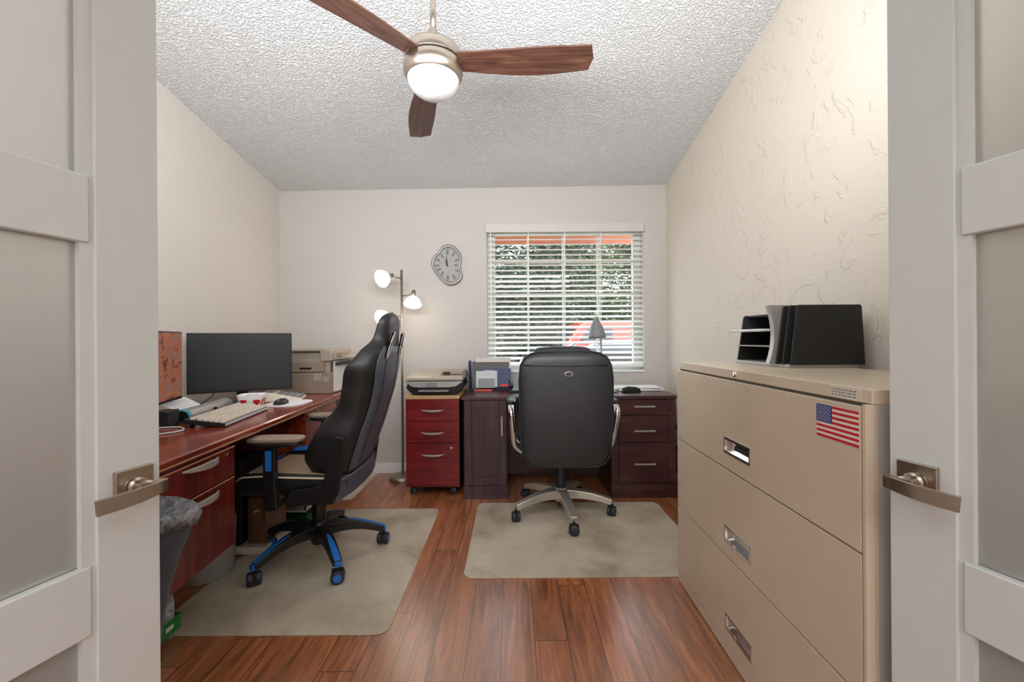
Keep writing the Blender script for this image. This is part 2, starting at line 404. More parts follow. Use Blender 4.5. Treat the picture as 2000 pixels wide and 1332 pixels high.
MB().box(WX0-0.002, WX1+0.002, YB-0.012, YB+0.085, WZ0-0.012, WZ0+0.006).build('window_sill', 'trim', w, bevel=0.003, world=True)

# blind
bl = thing('window_blind', 'white slatted blind hanging in the window, slats open', 'blind', (0.46, YB, WZ1))
MB().box(WX0-0.006, WX1-0.004, YB-0.03, YB-0.018, WZ1-0.072, WZ1+0.003).build('valance', 'valance_shade', bl, bevel=0.003, world=True)
MB().box(WX0+0.004, WX1-0.008, YB-0.017, YB+0.035, WZ1-0.045, WZ1-0.004).build('headrail', 'blind', bl, world=True)
m = MB(); sp = 0.0443; nsl = 26; M1 = Matrix.Rotation(R(21), 3, 'X'); z0 = WZ0+0.045
for k in range(nsl):
    z = z0+sp*(k+0.5)
    if z > WZ1-0.06: break
    m.obox((0.46, YB+0.01, z), WX1-WX0-0.02, 0.05, 0.0032, M1)
m.build('slat_panel', 'blind', bl, world=True)
MB().box(WX0+0.01, WX1-0.01, YB-0.014, YB+0.034, z0-0.012, z0+0.008).build('bottom_rail', 'blind', bl, bevel=0.003, world=True)
for x in (0.145, 0.455, 0.762):
    MB().box(x-0.0025, x+0.0025, YB-0.0175, YB-0.0165, z0, WZ1-0.05).box(x-0.0025, x+0.0025, YB+0.036, YB+0.037, z0, WZ1-0.05).build('ladder_cord', 'blind', bl, world=True)
MB().tube([(WX0+0.035, YB-0.024, WZ1-0.07), (WX0+0.037, YB-0.024, 1.25)], 0.004, 8).build('tilt_wand', 'blind', bl, world=True)

# ------------------------------------------------------------------ double doors
def french_door(name, label, free, ang, side):
    """free: free edge on the hall face at floor; ang: direction from free edge to the hinge; side: +1 visible face on local -y..."""
    d = thing(name, label, 'door', (free[0], free[1], 0), ang, kind='structure')
    W = 0.915; H = 2.13; s = side      # local x: from free edge to hinge; visible face at y=0, body towards y*s>0
    def bx(u0, u1, t0, t1, za, zb):
        return MB().box(u0, u1, min(s*t0, s*t1), max(s*t0, s*t1), za, zb)
    for a in (0, W-0.105):
        o = bx(a, a+0.105, 0, 0.040, 0.008, H).build('stile', 'white', d, bevel=0.0018)
    for a in (0.105, W-0.125):
        bx(a, a+0.02, 0.006, 0.034, 0.008, H).build('stile_inset', 'white', d)
    for za, zb in ((0.008, 0.17), (0.6155, 0.739), (1.317, 1.437), (2.01, H)):
        bx(0.1125, W-0.1125, 0.0015, 0.0385, za, zb).build('rail', 'white', d, bevel=0.003)
    for za, zb in ((0.17, 0.6155), (0.739, 1.317), (1.437, 2.01)):
        bx(0.125, W-0.125, 0.017, 0.023, za, zb).build('glass_pane', 'frost', d)
    h = bx(0.018, 0.082, -0.010, 0, 0.832, 0.897).build('door_handle', 'nickel', d, bevel=0.0015)
    def pt(a, b, z): return (a, -s*b, z)
    c = 0.050; zc = 0.863
    MB().tube([pt(c, 0.010, zc), pt(c, 0.020, zc)], 0.0165, 20).tube([pt(c, 0.018, zc), pt(c, 0.052, zc)], 0.0125, 20).build('neck', 'nickel', h, smooth=True)
    MB().strip([pt(c+0.012, 0.042, zc), pt(c-0.006, 0.050, zc), pt(c-0.015, 0.054, zc), pt(c-0.019, 0.058, zc), pt(c-0.015, 0.062, zc), pt(c+0.004, 0.066, zc-0.001), pt(c+0.03, 0.066, zc-0.003), pt(c+0.058, 0.061, zc-0.005), pt(c+0.088, 0.052, zc-0.007)],
               [0.018, 0.014, 0.012, 0.012, 0.011, 0.009, 0.008, 0.008, 0.008], [0.020, 0.021, 0.021, 0.021, 0.022, 0.024, 0.026, 0.027, 0.027]).build('lever', 'nickel', h, bevel=0.003, seg=3)
    return d
# hall face is seen; left door runs back towards its hinge near the left jamb
french_door('door_1', 'left white door with frosted panes and brushed lever', (-0.724, 0.85), math.atan2(-0.968, -0.251), -1)
french_door('door_2', 'right white door with frosted panes and brushed lever', (0.766, 0.843), math.atan2(-0.968, 0.251), 1)

# ------------------------------------------------------------------ ceiling fan
fx_, fy_, fz_ = -0.335, 1.81, 2.33
fan = thing('ceiling_fan', 'brushed nickel ceiling fan with three walnut blades and opal globe', 'ceiling fan', (fx_, fy_, fz_))
ct = ceil_z(fx_, fy_)-fz_
MB().tube([(0, 0, 0.12), (0, 0, ct-0.02)], 0.013, 16).build('downrod', 'nickel', fan, smooth=True)
MB().lathe([(0.02, ct-0.075), (0.05, ct-0.06), (0.068, ct-0.02), (0.068, ct+0.01)]).build('canopy', 'nickel', fan, smooth=True)
MB().lathe([(0.016, 0.165), (0.02, 0.16), (0.026, 0.125), (0.04, 0.095), (0.042, 0.082), (0.0, 0.08)]).build('coupling', 'nickel', fan, smooth=True)
MB().lathe([(0.03, 0.085), (0.09, 0.082), (0.118, 0.066), (0.124, 0.05), (0.124, 0.015), (0.02, 0.013)], n=48).build('motor_housing', 'nickel', fan, smooth=True, bevel=0.002)
MB().lathe([(0.05, 0.014), (0.117, 0.014), (0.117, 0.004), (0.05, 0.004)], n=48).build('motor_band', 'matte_black', fan)
MB().lathe([(0.03, 0.006), (0.125, 0.006), (0.129, -0.004), (0.127, -0.035), (0.113, -0.058), (0.02, -0.058)], n=48).build('light_kit', 'nickel', fan, smooth=True, bevel=0.002)
MB().lathe([(0.112*math.cos(a), -0.052-0.085*math.sin(a)) for a in [R(9*i) for i in range(10)]] + [(0.001, -0.1372)], n=48).build('glass_globe', 'globe', fan, smooth=True)
def blade(ang):
    m = MB(); secs = []
    for i in range(15):
        t = i/14; r = 0.10+0.58*t
        w = 0.098+0.047*math.sin(min(1, t/0.85)*PI*0.62)**1.3
        if t > 0.6: w -= 0.016*((t-0.6)/0.4)**1.6
        y_c = 0.012*math.sin(t*PI)
        th = R(-11)
        yy = lambda s_: y_c + s_*w/2
        rr = lambda s_: r + (0.014*(1-abs(s_)) if i == 14 else 0)
        pts = []
        for s_ in (-1, -0.5, 0, 0.5, 1): pts.append((rr(s_), yy(s_)*math.cos(th), yy(s_)*math.sin(th)+0.0035+0.02))
        for s_ in (1, 0.5, 0, -0.5, -1): pts.append((rr(s_), yy(s_)*math.cos(th), yy(s_)*math.sin(th)-0.0035+0.02))
        secs.append(pts)
    m.loft(secs)
    o = m.build('fan_blade', 'walnut', fan, bevel=0.0015); o.rotation_euler = (0, 0, ang)
    b2 = MB(); b2.obox((0.115, 0, 0.028), 0.07, 0.07, 0.006, Matrix.Rotation(R(-11), 3, 'X')).build('blade_bracket', 'nickel', o, bevel=0.001)
for a in (-2, 107, 227): blade(R(a))

# ------------------------------------------------------------------ lateral filing cabinet
fa = math.atan2(0.023, 1.064)      # slight turn off the wall
cab = thing('filing_cabinet', 'putty beige three drawer lateral metal filing cabinet by the wall', 'filing cabinet', (0.764, 0.88, 0), -fa)
CL, CD, CH = 1.064, 0.455, 1.027    # local: x = depth from front (0) to wall, y = length
MB().box(0.012, CD, 0.0, 0.0015, 0.03, CH-0.012).build('side_panel', 'putty_side', cab)
m = MB().box(0.004, CD, 0.0016, CL, 0.03, 0.996)
m.build('cabinet_body', 'putty', cab, bevel=0.002)
MB().box(-0.002, CD, -0.002, CL+0.002, 0.995, CH).build('cabinet_top', 'putty', cab, bevel=0.003)
MB().box(0.02, CD-0.02, 0.02, CL-0.02, 0.0, 0.031).build('plinth', 'putty_side', cab)
MB().box(-0.001, 0.004, 0.0095, CL-0.0055, 0.03, 0.993).build('drawer_gap', 'putty_dark', cab)
for ya, yb in ((0.0, 0.0092), (CL-0.0052, CL)):
    MB().box(-0.015, 0.0045, ya, yb, 0.03, 0.9945).build('corner_stile', 'putty', cab, bevel=0.001)
hy0, hy1 = 1.325-0.88, 1.487-0.88
for zb, zt, zc in ((0.674, 0.988, 0.757), (0.362, 0.669, 0.442), (0.050, 0.357, 0.127)):
    za, zd = zc-0.026, zc+0.026; y0, y1 = 0.012, CL-0.008
    m = MB(); ys = [y0, hy0, hy1, y1]; zs = [zb, za, zd, zt]
    vs = []; 
    for xx in (-0.016, -0.001):
        vs += [(xx, y, z) for z in zs for y in ys]
    fs = []
    for k in range(3):
        for i in range(3):
            if k == 1 and i == 1: continue
            a = k*4+i; fs += [(a, a+4, a+5, a+1), (16+a, 16+a+1, 16+a+5, 16+a+4)]
    per = [(0,1),(1,2),(2,3),(3,7),(7,11),(11,15),(15,14),(14,13),(13,12),(12,8),(8,4),(4,0)]
    hole = [(5,6),(6,10),(10,9),(9,5)]
    for a, b_ in per+hole: fs.append((a, b_, b_+16, a+16))
    m.add(vs, fs)
    dr = m.build('drawer', 'putty', cab, bevel=0.0012)
    # recessed pull with chrome rim
    m = MB()
    rim = 0.006
    m.box(-0.019, -0.012, hy0-0.002, hy1+0.002, zd-rim, zd+0.002).box(-0.019, -0.012, hy0-0.002, hy1+0.002, za-0.002, za+rim*0.6)
    m.box(-0.019, -0.012, hy0-0.002, hy0+0.003, za, zd).box(-0.019, -0.012, hy1-0.003, hy1+0.002, za, zd)
    pts = [(-0.012, za+0.002), (-0.002, za+0.014), (-0.0015, za+0.03), (-0.004, zd-0.004), (-0.0012, zd-0.003), (-0.0012, za+0.001)]
    m.prism([(p[0], p[1]) for p in pts], 'Y', hy0+0.001, hy1-0.001)
    m.build('drawer_pull', 'chrome', dr)
# kick strip, lock, hinge spot, card
MB().box(-0.014, 0.004, 0.004, CL, 0.004, 0.046).build('kick_strip', 'putty', cab, bevel=0.002)
Mx = Matrix.Rotation(R(-90), 3, 'Y')
MB().lathe([(0.0, 0), (0.0125, 0), (0.0125, 0.004), (0.009, 0.007), (0.0, 0.0072)], (-0.001, 1.44-0.88, 1.0105), 24, Mx).build('lock', 'chrome', cab, smooth=True)
MB().lathe([(0.0, 0), (0.004, 0), (0.004, 0.002), (0.0, 0.002)], (-0.002, CL-0.02, 1.0125), 16, Mx).build('rail_rivet', 'offwhite', cab)
MB().box(-0.0035, -0.002, 0.025, 0.118, 0.998, 1.0225).build('card_label', 'ivory', cab)
m = MB()
random.seed(3)
for row in range(3):
    y = 0.112
    while y > 0.04:
        wl = random.uniform(0.003, 0.011); m.box(-0.0038, -0.0034, y-wl, y, 1.0175-row*0.0065-0.0018, 1.0175-row*0.0065+0.0012); y -= wl+random.uniform(0.0015, 0.004)
m.build('card_print', 'grey', cab)
# flag sticker
fl = thing('flag_sticker', 'stars and stripes flag sticker on the top drawer of the filing cabinet', 'sticker', (0.764, 0.88, 0), -fa)
fy1_, fy0_, fz0, fz1 = 0.1425, 0.0145, 0.899, 0.977
MB().box(-0.0168, -0.0161, fy0_, fy1_, fz0, fz1).build('sticker_sheet', 'flagwhite', fl)
hs = (fz1-fz0)/13
m = MB()
for k in range(0, 13, 2): m.box(-0.0172, -0.0168, fy0_, fy1_, fz1-(k+1)*hs, fz1-k*hs)
m.build('red_stripes', 'red', fl)
MB().box(-0.0176, -0.0171, fy1_-0.05, fy1_, fz1-7*hs, fz1).build('canton', 'flagblue', fl)
m = MB()
for rI in range(9):
    for cI in range(6 if rI % 2 == 0 else 5):
        cy = fy1_-0.0045-(cI+(0.5 if rI % 2 else 0))*0.0082; cz = fz1-0.0045-rI*0.0041
        pts = []
        for q in range(10):
            rr_ = 0.0020 if q % 2 == 0 else 0.0009; a = PI/2+q*PI/5
            pts.append((cy+rr_*math.cos(a), cz+rr_*math.sin(a)))
        m.prism(pts, 'X', -0.0179, -0.0176)
m.build('star_field', 'flagwhite', fl)

# desk organiser on the cabinet
org = thing('desk_organizer', 'black and silver file organizer standing on the filing cabinet', 'organizer', (1.16, 1.5, CH))
z0 = CH
MB().box(1.0, 1.255, 1.50, 1.86, z0, z0+0.014).build('base_tray', 'silver', org, bevel=0.003, world=True)
def divider(y, x0b, x0t, h, mat='matte_black', th=0.008, x1=1.262, name='divider'):
    pts = [(x0b, z0+0.012), (x1+0.012, z0+0.012), (x1, z0+h-0.006), (x1-0.006, z0+h), (x0t+0.004, z0+h), (x0t, z0+h-0.004)]
    MB().prism(pts, 'Y', y, y+th).build(name, mat, org, bevel=0.001, world=True)
divider(1.495, 1.005, 1.03, 0.229)
divider(1.525, 0.995, 1.022, 0.229)
divider(1.552, 0.99, 1.018, 0.229)
# curved silver bookend panel
m = MB(); secs = []
for k in range(9):
    t = k/8; z = z0+0.012+0.222*t; xo = 0.995-0.02*(2*t-1)**2*1.0+0.012*t*0
    secs.append([(xo-0.005, 1.566, z), (1.262, 1.566, z), (1.262, 1.592, z), (xo-0.005+0.004, 1.592+0.004, z)])
m.loft(secs); m.build('silver_panel', 'silver', org, bevel=0.001, world=True)
# three tier shelves open towards the room
m = MB().prism([(1.005, z0+0.012), (1.262, z0+0.012), (1.262, z0+0.208), (1.04, z0+0.208), (1.033, z0+0.2)], 'Y', 1.845, 1.853)
m.box(1.235, 1.25, 1.597, 1.845, z0+0.012, z0+0.205)
m.box(1.045, 1.235, 1.597, 1.845, z0+0.2, z0+0.207)
m.build('tray_shell', 'matte_black', org, world=True)
for zz, xo in ((z0+0.075, 0.998), (z0+0.135, 0.965)):
    MB().box(xo, 1.235, 1.598, 1.844, zz, zz+0.005).build('shelf', 'silver', org, bevel=0.001, world=True)
MB().box(0.968, 1.2, 1.62, 1.835, z0+0.1402, z0+0.146).build('paper_sheaf', 'offwhite', org, world=True)

# ------------------------------------------------------------------ window desk (espresso)
dk = thing('pedestal_desk', 'dark espresso pedestal desk under the window', 'desk', (0.4, 3.2, 0))
yF, yK = 2.965, 3.52
MB().box(-0.365, 1.185, yF-0.022, yK, 0.708, 0.730).build('desktop', 'esp', dk, bevel=0.002, world=True)
def pedestal(x0, x1, mat):
    MB().box(x0, x1, yF, yK-0.02, 0.0, 0.707).build('pedestal', mat, dk, bevel=0.002, world=True)
pedestal(-0.350, -0.040, 'esp_v'); pedestal(0.705, 1.168, 'esp')
MB().box(-0.040, 0.705, 3.38, 3.40, 0.04, 0.707).build('modesty_panel', 'esp', dk, world=True)
MB().box(-0.353, -0.037, yF-0.008, yF, 0.0, 0.095).build('plinth', 'esp_v', dk, bevel=0.002, world=True)
MB().box(0.702, 1.171, yF-0.008, yF, 0.0, 0.100).build('plinth', 'esp', dk, bevel=0.002, world=True)
# door (shaker)
m = MB(); x0, x1, z0, z1 = -0.343, -0.047, 0.10, 0.700
m.box(x0, x0+0.05, yF-0.016, yF, z0, z1).box(x1-0.05, x1, yF-0.016, yF, z0, z1).box(x0+0.05, x1-0.05, yF-0.016, yF, z0, z0+0.05).box(x0+0.05, x1-0.05, yF-0.016, yF, z1-0.05, z1).box(x0+0.05, x1-0.05, yF-0.010, yF, z0+0.05, z1-0.05)
dd = m.build('cabinet_door', 'esp_v', dk, bevel=0.002, world=True)
def bar_handle(a, b, parent, out=0.022, w=0.012, mat='silver'):
    a, b = Vector(a), Vector(b); m = MB()
    o = Vector((0, -out, 0)); u = (b-a).normalized()
    side = Vector((1, 0, 0)) if abs(u.z) > 0.5 else Vector((0, 0, 1))
    m.strip([a+o, b+o], 0.006, w, up=side)
    for p in (a+u*0.006, b-u*0.006): m.obox(p+o/2, 0.008, abs(o.y), 0.008)
    inv = Matrix.Translation(-(parent.parent.location if parent.parent else Vector((0,0,0))))
    m.v = [tuple(inv @ Vector(v)) for v in m.v]
    return m.build('handle', mat, parent, bevel=0.0015)
bar_handle((-0.076, yF-0.016, 0.455), (-0.076, yF-0.016, 0.592), dd)
for (za, zb, zh) in ((0.592, 0.700, 0.662), (0.400, 0.586, 0.490), (0.112, 0.394, 0.252)):
    d_ = MB().box(0.758, 1.105, yF-0.013, yF, za, zb).build('drawer', 'esp', dk, bevel=0.002, world=True)
    zh = {0.662: 0.655, 0.490: 0.482, 0.252: 0.247}[zh]
    bar_handle((0.862, yF-0.013, zh), (1.010, yF-0.013, zh), d_)

# red mobile pedestal
rp = thing('mobile_pedestal', 'cherry red three drawer mobile pedestal on casters under the inkjet printer', 'drawer unit', (-0.58, 3.2, 0))
px0, px1, pf, pk = -0.778, -0.388, 3.02, 3.5
MB().box(px0, px1, pf+0.018, pk, 0.070, 0.705).build('carcass', 'black', rp, bevel=0.002, world=True)
MB().box(px0-0.003, px1+0.003, pf-0.002, pk, 0.706, 0.730).build('top_board', 'tan_edge', rp, bevel=0.002, world=True)
def bow_handle(xc, z, y, parent, L=0.17):
    m = MB(); pts = []
    for k in range(11):
        t = k/10*2-1; pts.append((xc+t*L/2, y-0.024*(1-t**4)-0.001, z-0.006*(1-t*t)))
    m.strip(pts, 0.008, [0.004, 0.010, 0.013, 0.014, 0.015, 0.015, 0.015, 0.014, 0.013, 0.010, 0.004])
    inv = Matrix.Translation(-parent.parent.location)
    m.v = [tuple(inv @ Vector(v)) for v in m.v]
    m.build('handle', 'silver', parent, bevel=0.002)
for za, zb, zh in ((0.545, 0.704, 0.628), (0.385, 0.541, 0.464), (0.066, 0.381, 0.305)):
    d_ = MB().box(px0, px1, pf, pf+0.018, za, zb).build('drawer', 'red_wood', rp, bevel=0.002, world=True)
    bow_handle(-0.583, zh, pf, d_)
MB().lathe([(0, 0), (0.009, 0), (0.009, 0.005), (0, 0.005)], (-0.447, pf, 0.352), 20, Matrix.Rotation(R(90), 3, 'X')).build('lock', 'chrome', rp, world=True)
def caster(parent, c, r=0.028, name='caster', mats=('rubber', 'black'), w=0.02, yaw=0.0, world=True, hub=None):
    c = Vector(c); m = MB(); M = Matrix.Rotation(yaw, 3, 'Z') @ Matrix.Rotation(R(90), 3, 'X')
    for s_ in (-1, 1):
        off = Matrix.Rotation(yaw, 3, 'Z') @ Vector((0, s_*w*0.65, 0))
        m.cur = 0
        m.lathe([(0.0, -w/2), (r*0.8, -w/2), (r, -w/3), (r, w/3), (r*0.8, w/2), (0, w/2)], c+Vector((0, 0, r))+off, 22, M)
        if hub:
            m.cur = 2
            m.lathe([(0.0, -w/2-0.0015), (r*0.62, -w/2-0.0015), (r*0.62, w/2+0.0015), (0, w/2+0.0015)], c+Vector((0, 0, r))+off, 18, M)
    m.cur = 1
    m.lathe([(0.006, 0), (0.006, r*1.2), (0.0, r*1.2)], c+Vector((0, 0, r*1.25)), 12)
    m.obox(c+Vector((0, 0, r*1.25)), r*1.7, w*0.5, r*1.7, Matrix.Rotation(yaw, 3, 'Z'))
    return m.build(name, list(mats)+([hub] if hub else []), parent, world=world, bevel=0.001)
for cx, cy in ((px0+0.045, pf+0.05), (px1-0.05, pf+0.05), (px0+0.05, pk-0.05), (px1-0.05, pk-0.05)):
    caster(rp, (cx, cy, 0), 0.026)

# inkjet printer
ip = thing('inkjet_printer', 'silver grey inkjet printer on the cherry red pedestal', 'printer', (-0.58, 3.2, 0.73))
IX0, IX1 = -0.785, -0.365; zt = 0.7305
m = MB().loft([[(IX0+0.05, 3.06, zt), (IX1-0.05, 3.06, zt), (IX1-0.05, 3.42, zt), (IX0+0.05, 3.42, zt)],
               [(IX0+0.01, 3.05, zt+0.045), (IX1-0.01, 3.05, zt+0.045), (IX1-0.01, 3.43, zt+0.045), (IX0+0.01, 3.43, zt+0.045)],
               [(IX0, 3.05, zt+0.065), (IX1, 3.05, zt+0.065), (IX1, 3.43, zt+0.065), (IX0, 3.43, zt+0.065)]])
m.build('lower_body', 'black', ip, bevel=0.004, world=True)
m = MB().prism([(IX0, zt+0.098), (IX0+0.003, zt+0.102), (IX1-0.003, zt+0.102), (IX1, zt+0.098), (IX1-0.05, zt+0.064), (IX1-0.1, zt+0.058), (IX0+0.1, zt+0.058), (IX0+0.05, zt+0.064)], 'Y', 3.03, 3.06)
m.build('front_panel', 'silver', ip, bevel=0.003, world=True)
MB().box(IX0+0.155, IX0+0.235, 3.022, 3.031, zt+0.068, zt+0.095).build('control_screen', 'grey', ip, bevel=0.002, world=True)
MB().box(IX0+0.1, IX1-0.1, 3.01, 3.06, zt+0.028, zt+0.040).build('paper_tray', 'grey', ip, bevel=0.003, world=True)
m = MB().loft([[(IX0, 3.035, zt+0.108), (IX1, 3.035, zt+0.108), (IX1, 3.43, zt+0.108), (IX0, 3.43, zt+0.108)],
               [(IX0, 3.035, zt+0.128), (IX1, 3.035, zt+0.128), (IX1, 3.43, zt+0.14), (IX0, 3.43, zt+0.14)],
               [(IX0+0.012, 3.05, zt+0.138), (IX1-0.012, 3.05, zt+0.138), (IX1-0.012, 3.41, zt+0.168), (IX0+0.03, 3.41, zt+0.168)]])
m.build('scanner_lid', 'greybrown', ip, bevel=0.004, world=True)
MB().box(IX0+0.01, IX1-0.01, 3.06, 3.42, zt+0.064, zt+0.109).build('mid_body', 'black', ip, world=True)
MB().obox((IX1-0.09, 3.18, zt+0.158), 0.16, 0.16, 0.01, Matrix.Rotation(R(4), 3, 'X')).build('feeder_tray', 'taupe', ip, bevel=0.002, world=True)
MB().obox((IX1-0.125, 3.10, zt+0.160), 0.05, 0.03, 0.012).build('feeder_gap', 'black', ip, world=True)

# brochure holder on the window desk
bh = thing('brochure_holder', 'black mesh letter sorter full of brochures on the window desk', 'letter sorter', (-0.17, 3.3, 0.73))
z = 0.7305
tilt = Matrix.Rotation(R(-12), 3, 'X')
MB().box(-0.345, -0.02, 3.28, 3.47, z, z+0.012).build('holder_base', 'black', bh, bevel=0.002, world=True)
MB().box(-0.352, -0.340, 3.33, 3.47, z, z+0.235).build('end_plate', 'navy', bh, bevel=0.002, world=True)
for k in range(3):
    MB().obox((-0.175, 3.36+k*0.035, z+0.115), 0.30, 0.004, 0.22-0.0*k, tilt).build('rack_panel', 'black', bh, bevel=0.001, world=True)
MB().box(-0.30, -0.16, 3.262, 3.282, z+0.0, z+0.014).build('front_lip', 'redpink', bh, bevel=0.002, world=True)
def brochure(name, label, cx, cy, cz, w_, h_, mat, t_=0.006, extra=None):
    o = thing(name, label, 'brochure', (cx, cy, cz-h_/2), group='papers in the letter sorter')
    MB().obox((cx, cy, cz), w_, t_, h_, tilt).build('cover', mat, o, bevel=0.0008, world=True)
    if extra:
        for (ex, ez, ew, eh, em) in extra:
            c = Vector((cx, cy, cz)) + tilt @ Vector((ex, -t_/2-0.0008, ez))
            MB().obox(c, ew, 0.001, eh, tilt).build('printed_panel', em, o, world=True)
brochure('catalogue', 'tall grey catalogue at the back of the letter sorter', -0.155, 3.372, z+0.142, 0.285, 0.235, 'greybrown', 0.012, [(0, 0.105, 0.28, 0.018, 'ltgrey')])
brochure('booklet', 'navy booklet with red foot in the letter sorter', -0.14, 3.332, z+0.098, 0.26, 0.15, 'navy', 0.006, [(0.085, -0.06, 0.08, 0.02, 'red')])
brochure('folder', 'light grey folder with notched top in the letter sorter', -0.205, 3.315, z+0.090, 0.17, 0.13, 'ltgrey', 0.006, [(0.02, 0.055, 0.09, 0.03, 'ltgrey')])
brochure('leaflet', 'small dark grey leaflet with white border in front of the grey folder', -0.21, 3.298, z+0.065, 0.145, 0.085, 'ltgrey', 0.005, [(0.004, -0.004, 0.128, 0.07, 'grey')])

# things at the right end of the window desk
o = thing('paper_stack', 'white paper stack at the wall end of the window desk', 'papers', (0.98, 3.3, 0.73))
MB().obox((0.985, 3.30, 0.743), 0.36, 0.20, 0.022, rz(0.06)).build('sheet_block', 'offwhite', o, bevel=0.002, world=True)
MB().obox((0.98, 3.29, 0.757), 0.34, 0.19, 0.003, rz(-0.04)).build('top_sheet', 'offwhite', o, world=True)
o = thing('stapler', 'black stapler in front of the white paper stack', 'stapler', (0.90, 3.14, 0.73))
MB().obox((0.90, 3.14, 0.737), 0.15, 0.035, 0.012, rz(0.25)).build('stapler_base', 'black', o, bevel=0.003, world=True)
MB().loft([[tuple(Vector((0.90, 3.14, 0.745)) + rz(0.25) @ Vector((x_, a*0.016, b*h_))) for a, b in ((-1, 0), (1, 0), (0.7, 1), (-0.7, 1))] for x_, h_ in ((-0.07, 0.02), (-0.03, 0.03), (0.04, 0.024), (0.07, 0.010))]).build('stapler_arm', 'black', o, bevel=0.003, world=True)
o = thing('envelope_bundle', 'bundle of white envelopes beside the office chair on the window desk', 'envelopes', (0.72, 3.2, 0.73))
for k in range(5):
    MB().obox((0.705+0.004*k, 3.2, 0.7345+k*0.007), 0.17, 0.11, 0.006, rz(0.15*(-1)**k)).build('envelope', 'offwhite', o, world=True)
o = thing('telephone_handset', 'black desk phone half hidden behind the office chair', 'phone', (0.04, 3.25, 0.73))
MB().prism([(3.15, 0.7305), (3.33, 0.7305), (3.33, 0.785), (3.15, 0.748)], 'X', -0.03, 0.12).build('phone_body', 'black', o, bevel=0.004, world=True)
MB().tube([(-0.01, 3.17, 0.775), (-0.01, 3.22, 0.798), (-0.01, 3.27, 0.805), (-0.01, 3.31, 0.800)], [0.018, 0.012, 0.012, 0.018], 12).build('handset', 'rubber', o, smooth=True, world=True)

# desk lamp with grey cone shade
o = thing('desk_lamp', 'grey cone shaded desk lamp in front of the window blind', 'desk lamp', (0.72, 3.4, 0.73))
MB().lathe([(0.0, 0), (0.075, 0), (0.075, 0.012), (0.06, 0.02), (0.0, 0.022)], (0.73, 3.40, 0.7305)).build('lamp_base', 'grey', o, smooth=True, bevel=0.002, world=True)
MB().tube([(0.73, 3.40, 0.75), (0.735, 3.41, 0.95), (0.73, 3.41, 1.15), (0.715, 3.39, 1.27), (0.69, 3.345, 1.315), (0.668, 3.31, 1.30)], 0.006, 10).build('gooseneck', 'silver', o, smooth=True, world=True)
Mc = Matrix.Rotation(R(-4), 3, 'Y')
MB().lathe([(0.068, -0.16), (0.066, -0.135), (0.05, -0.07), (0.022, -0.015), (0.016, 0.0), (0.012, 0.01), (0.001, 0.011)], (0.668, 3.30, 1.30), 32, Mc).build('lamp_shade', 'grey', o, smooth=True, world=True)

# ------------------------------------------------------------------ wall clock with a wavy outline
ck = thing('wall_clock', 'silver wavy edged wall clock between floor lamp and window', 'clock', (-0.545, YB, 1.775))
ctrl = [(0.0, 0.178), (0.06, 0.165), (0.105, 0.11), (0.122, 0.055), (0.112, 0.0), (0.118, -0.045), (0.128, -0.09), (0.105, -0.14), (0.05, -0.172), (-0.01, -0.165), (-0.06, -0.12), (-0.11, -0.055), (-0.138, 0.01), (-0.125, 0.07), (-0.08, 0.115), (-0.045, 0.16)]
def cr(pts, k=5):
    n = len(pts); out = []
    for i in range(n):
        p0, p1, p2, p3 = (Vector(pts[(i+j-1) % n]) for j in range(4))
        for s_ in range(k):
            t = s_/k
            out.append(0.5*((2*p1)+(p2-p0)*t+(2*p0-5*p1+4*p2-p3)*t*t+(3*p1-p0-3*p2+p3)*t**3))
    return out
outl = cr(ctrl)
cxk, czk = -0.545, 1.772
def sec(s_, y): return [(cxk+p.x*s_, y, czk+p.y*s_) for p in outl]
MB().loft([sec(1.0, YB), sec(1.0, YB-0.016), sec(0.95, YB-0.026), sec(0.86, YB-0.026), sec(0.82, YB-0.016)], cap=False).build('clock_rim', 'clock', ck, smooth=True, world=True)
m = MB(); m.add(sec(0.86, YB-0.014), [tuple(range(len(outl)))]); m.add(sec(0.86, YB-0.002), [tuple(range(len(outl)))]); m.build('clock_face', 'clockface', ck, world=True)
for h_ in range(12):
    m = MB()
    a = PI/2-h_*PI/6; 
    p = min(outl, key=lambda q: abs((math.atan2(q.y, q.x)-a+PI) % (2*PI)-PI))
    for s_, wd in ((-0.006, 0.0025), (0.0, 0.002), (0.006, 0.0025)):
        d1 = Vector((math.cos(a), math.sin(a))); nn = Vector((-d1.y, d1.x))
        a1 = p*0.52+nn*s_*0.8; b1 = p*0.78+nn*s_*1.4
        m.strip([(cxk+a1.x, YB-0.0155, czk+a1.y), (cxk+b1.x, YB-0.0155, czk+b1.y)], wd, 0.0015, up=(0, 1, 0))
    m.build('numeral', 'matte_black', ck, world=True)
MB().strip([(cxk-0.004, YB-0.018, czk-0.012), (cxk-0.014, YB-0.018, czk+0.045)], 0.008, 0.002, up=(0, 1, 0)).build('hour_hand', 'matte_black', ck, world=True)
MB().strip([(cxk+0.006, YB-0.020, czk-0.012), (cxk-0.012, YB-0.020, czk+0.075)], 0.004, 0.002, up=(0, 1, 0)).build('minute_hand', 'matte_black', ck, world=True)

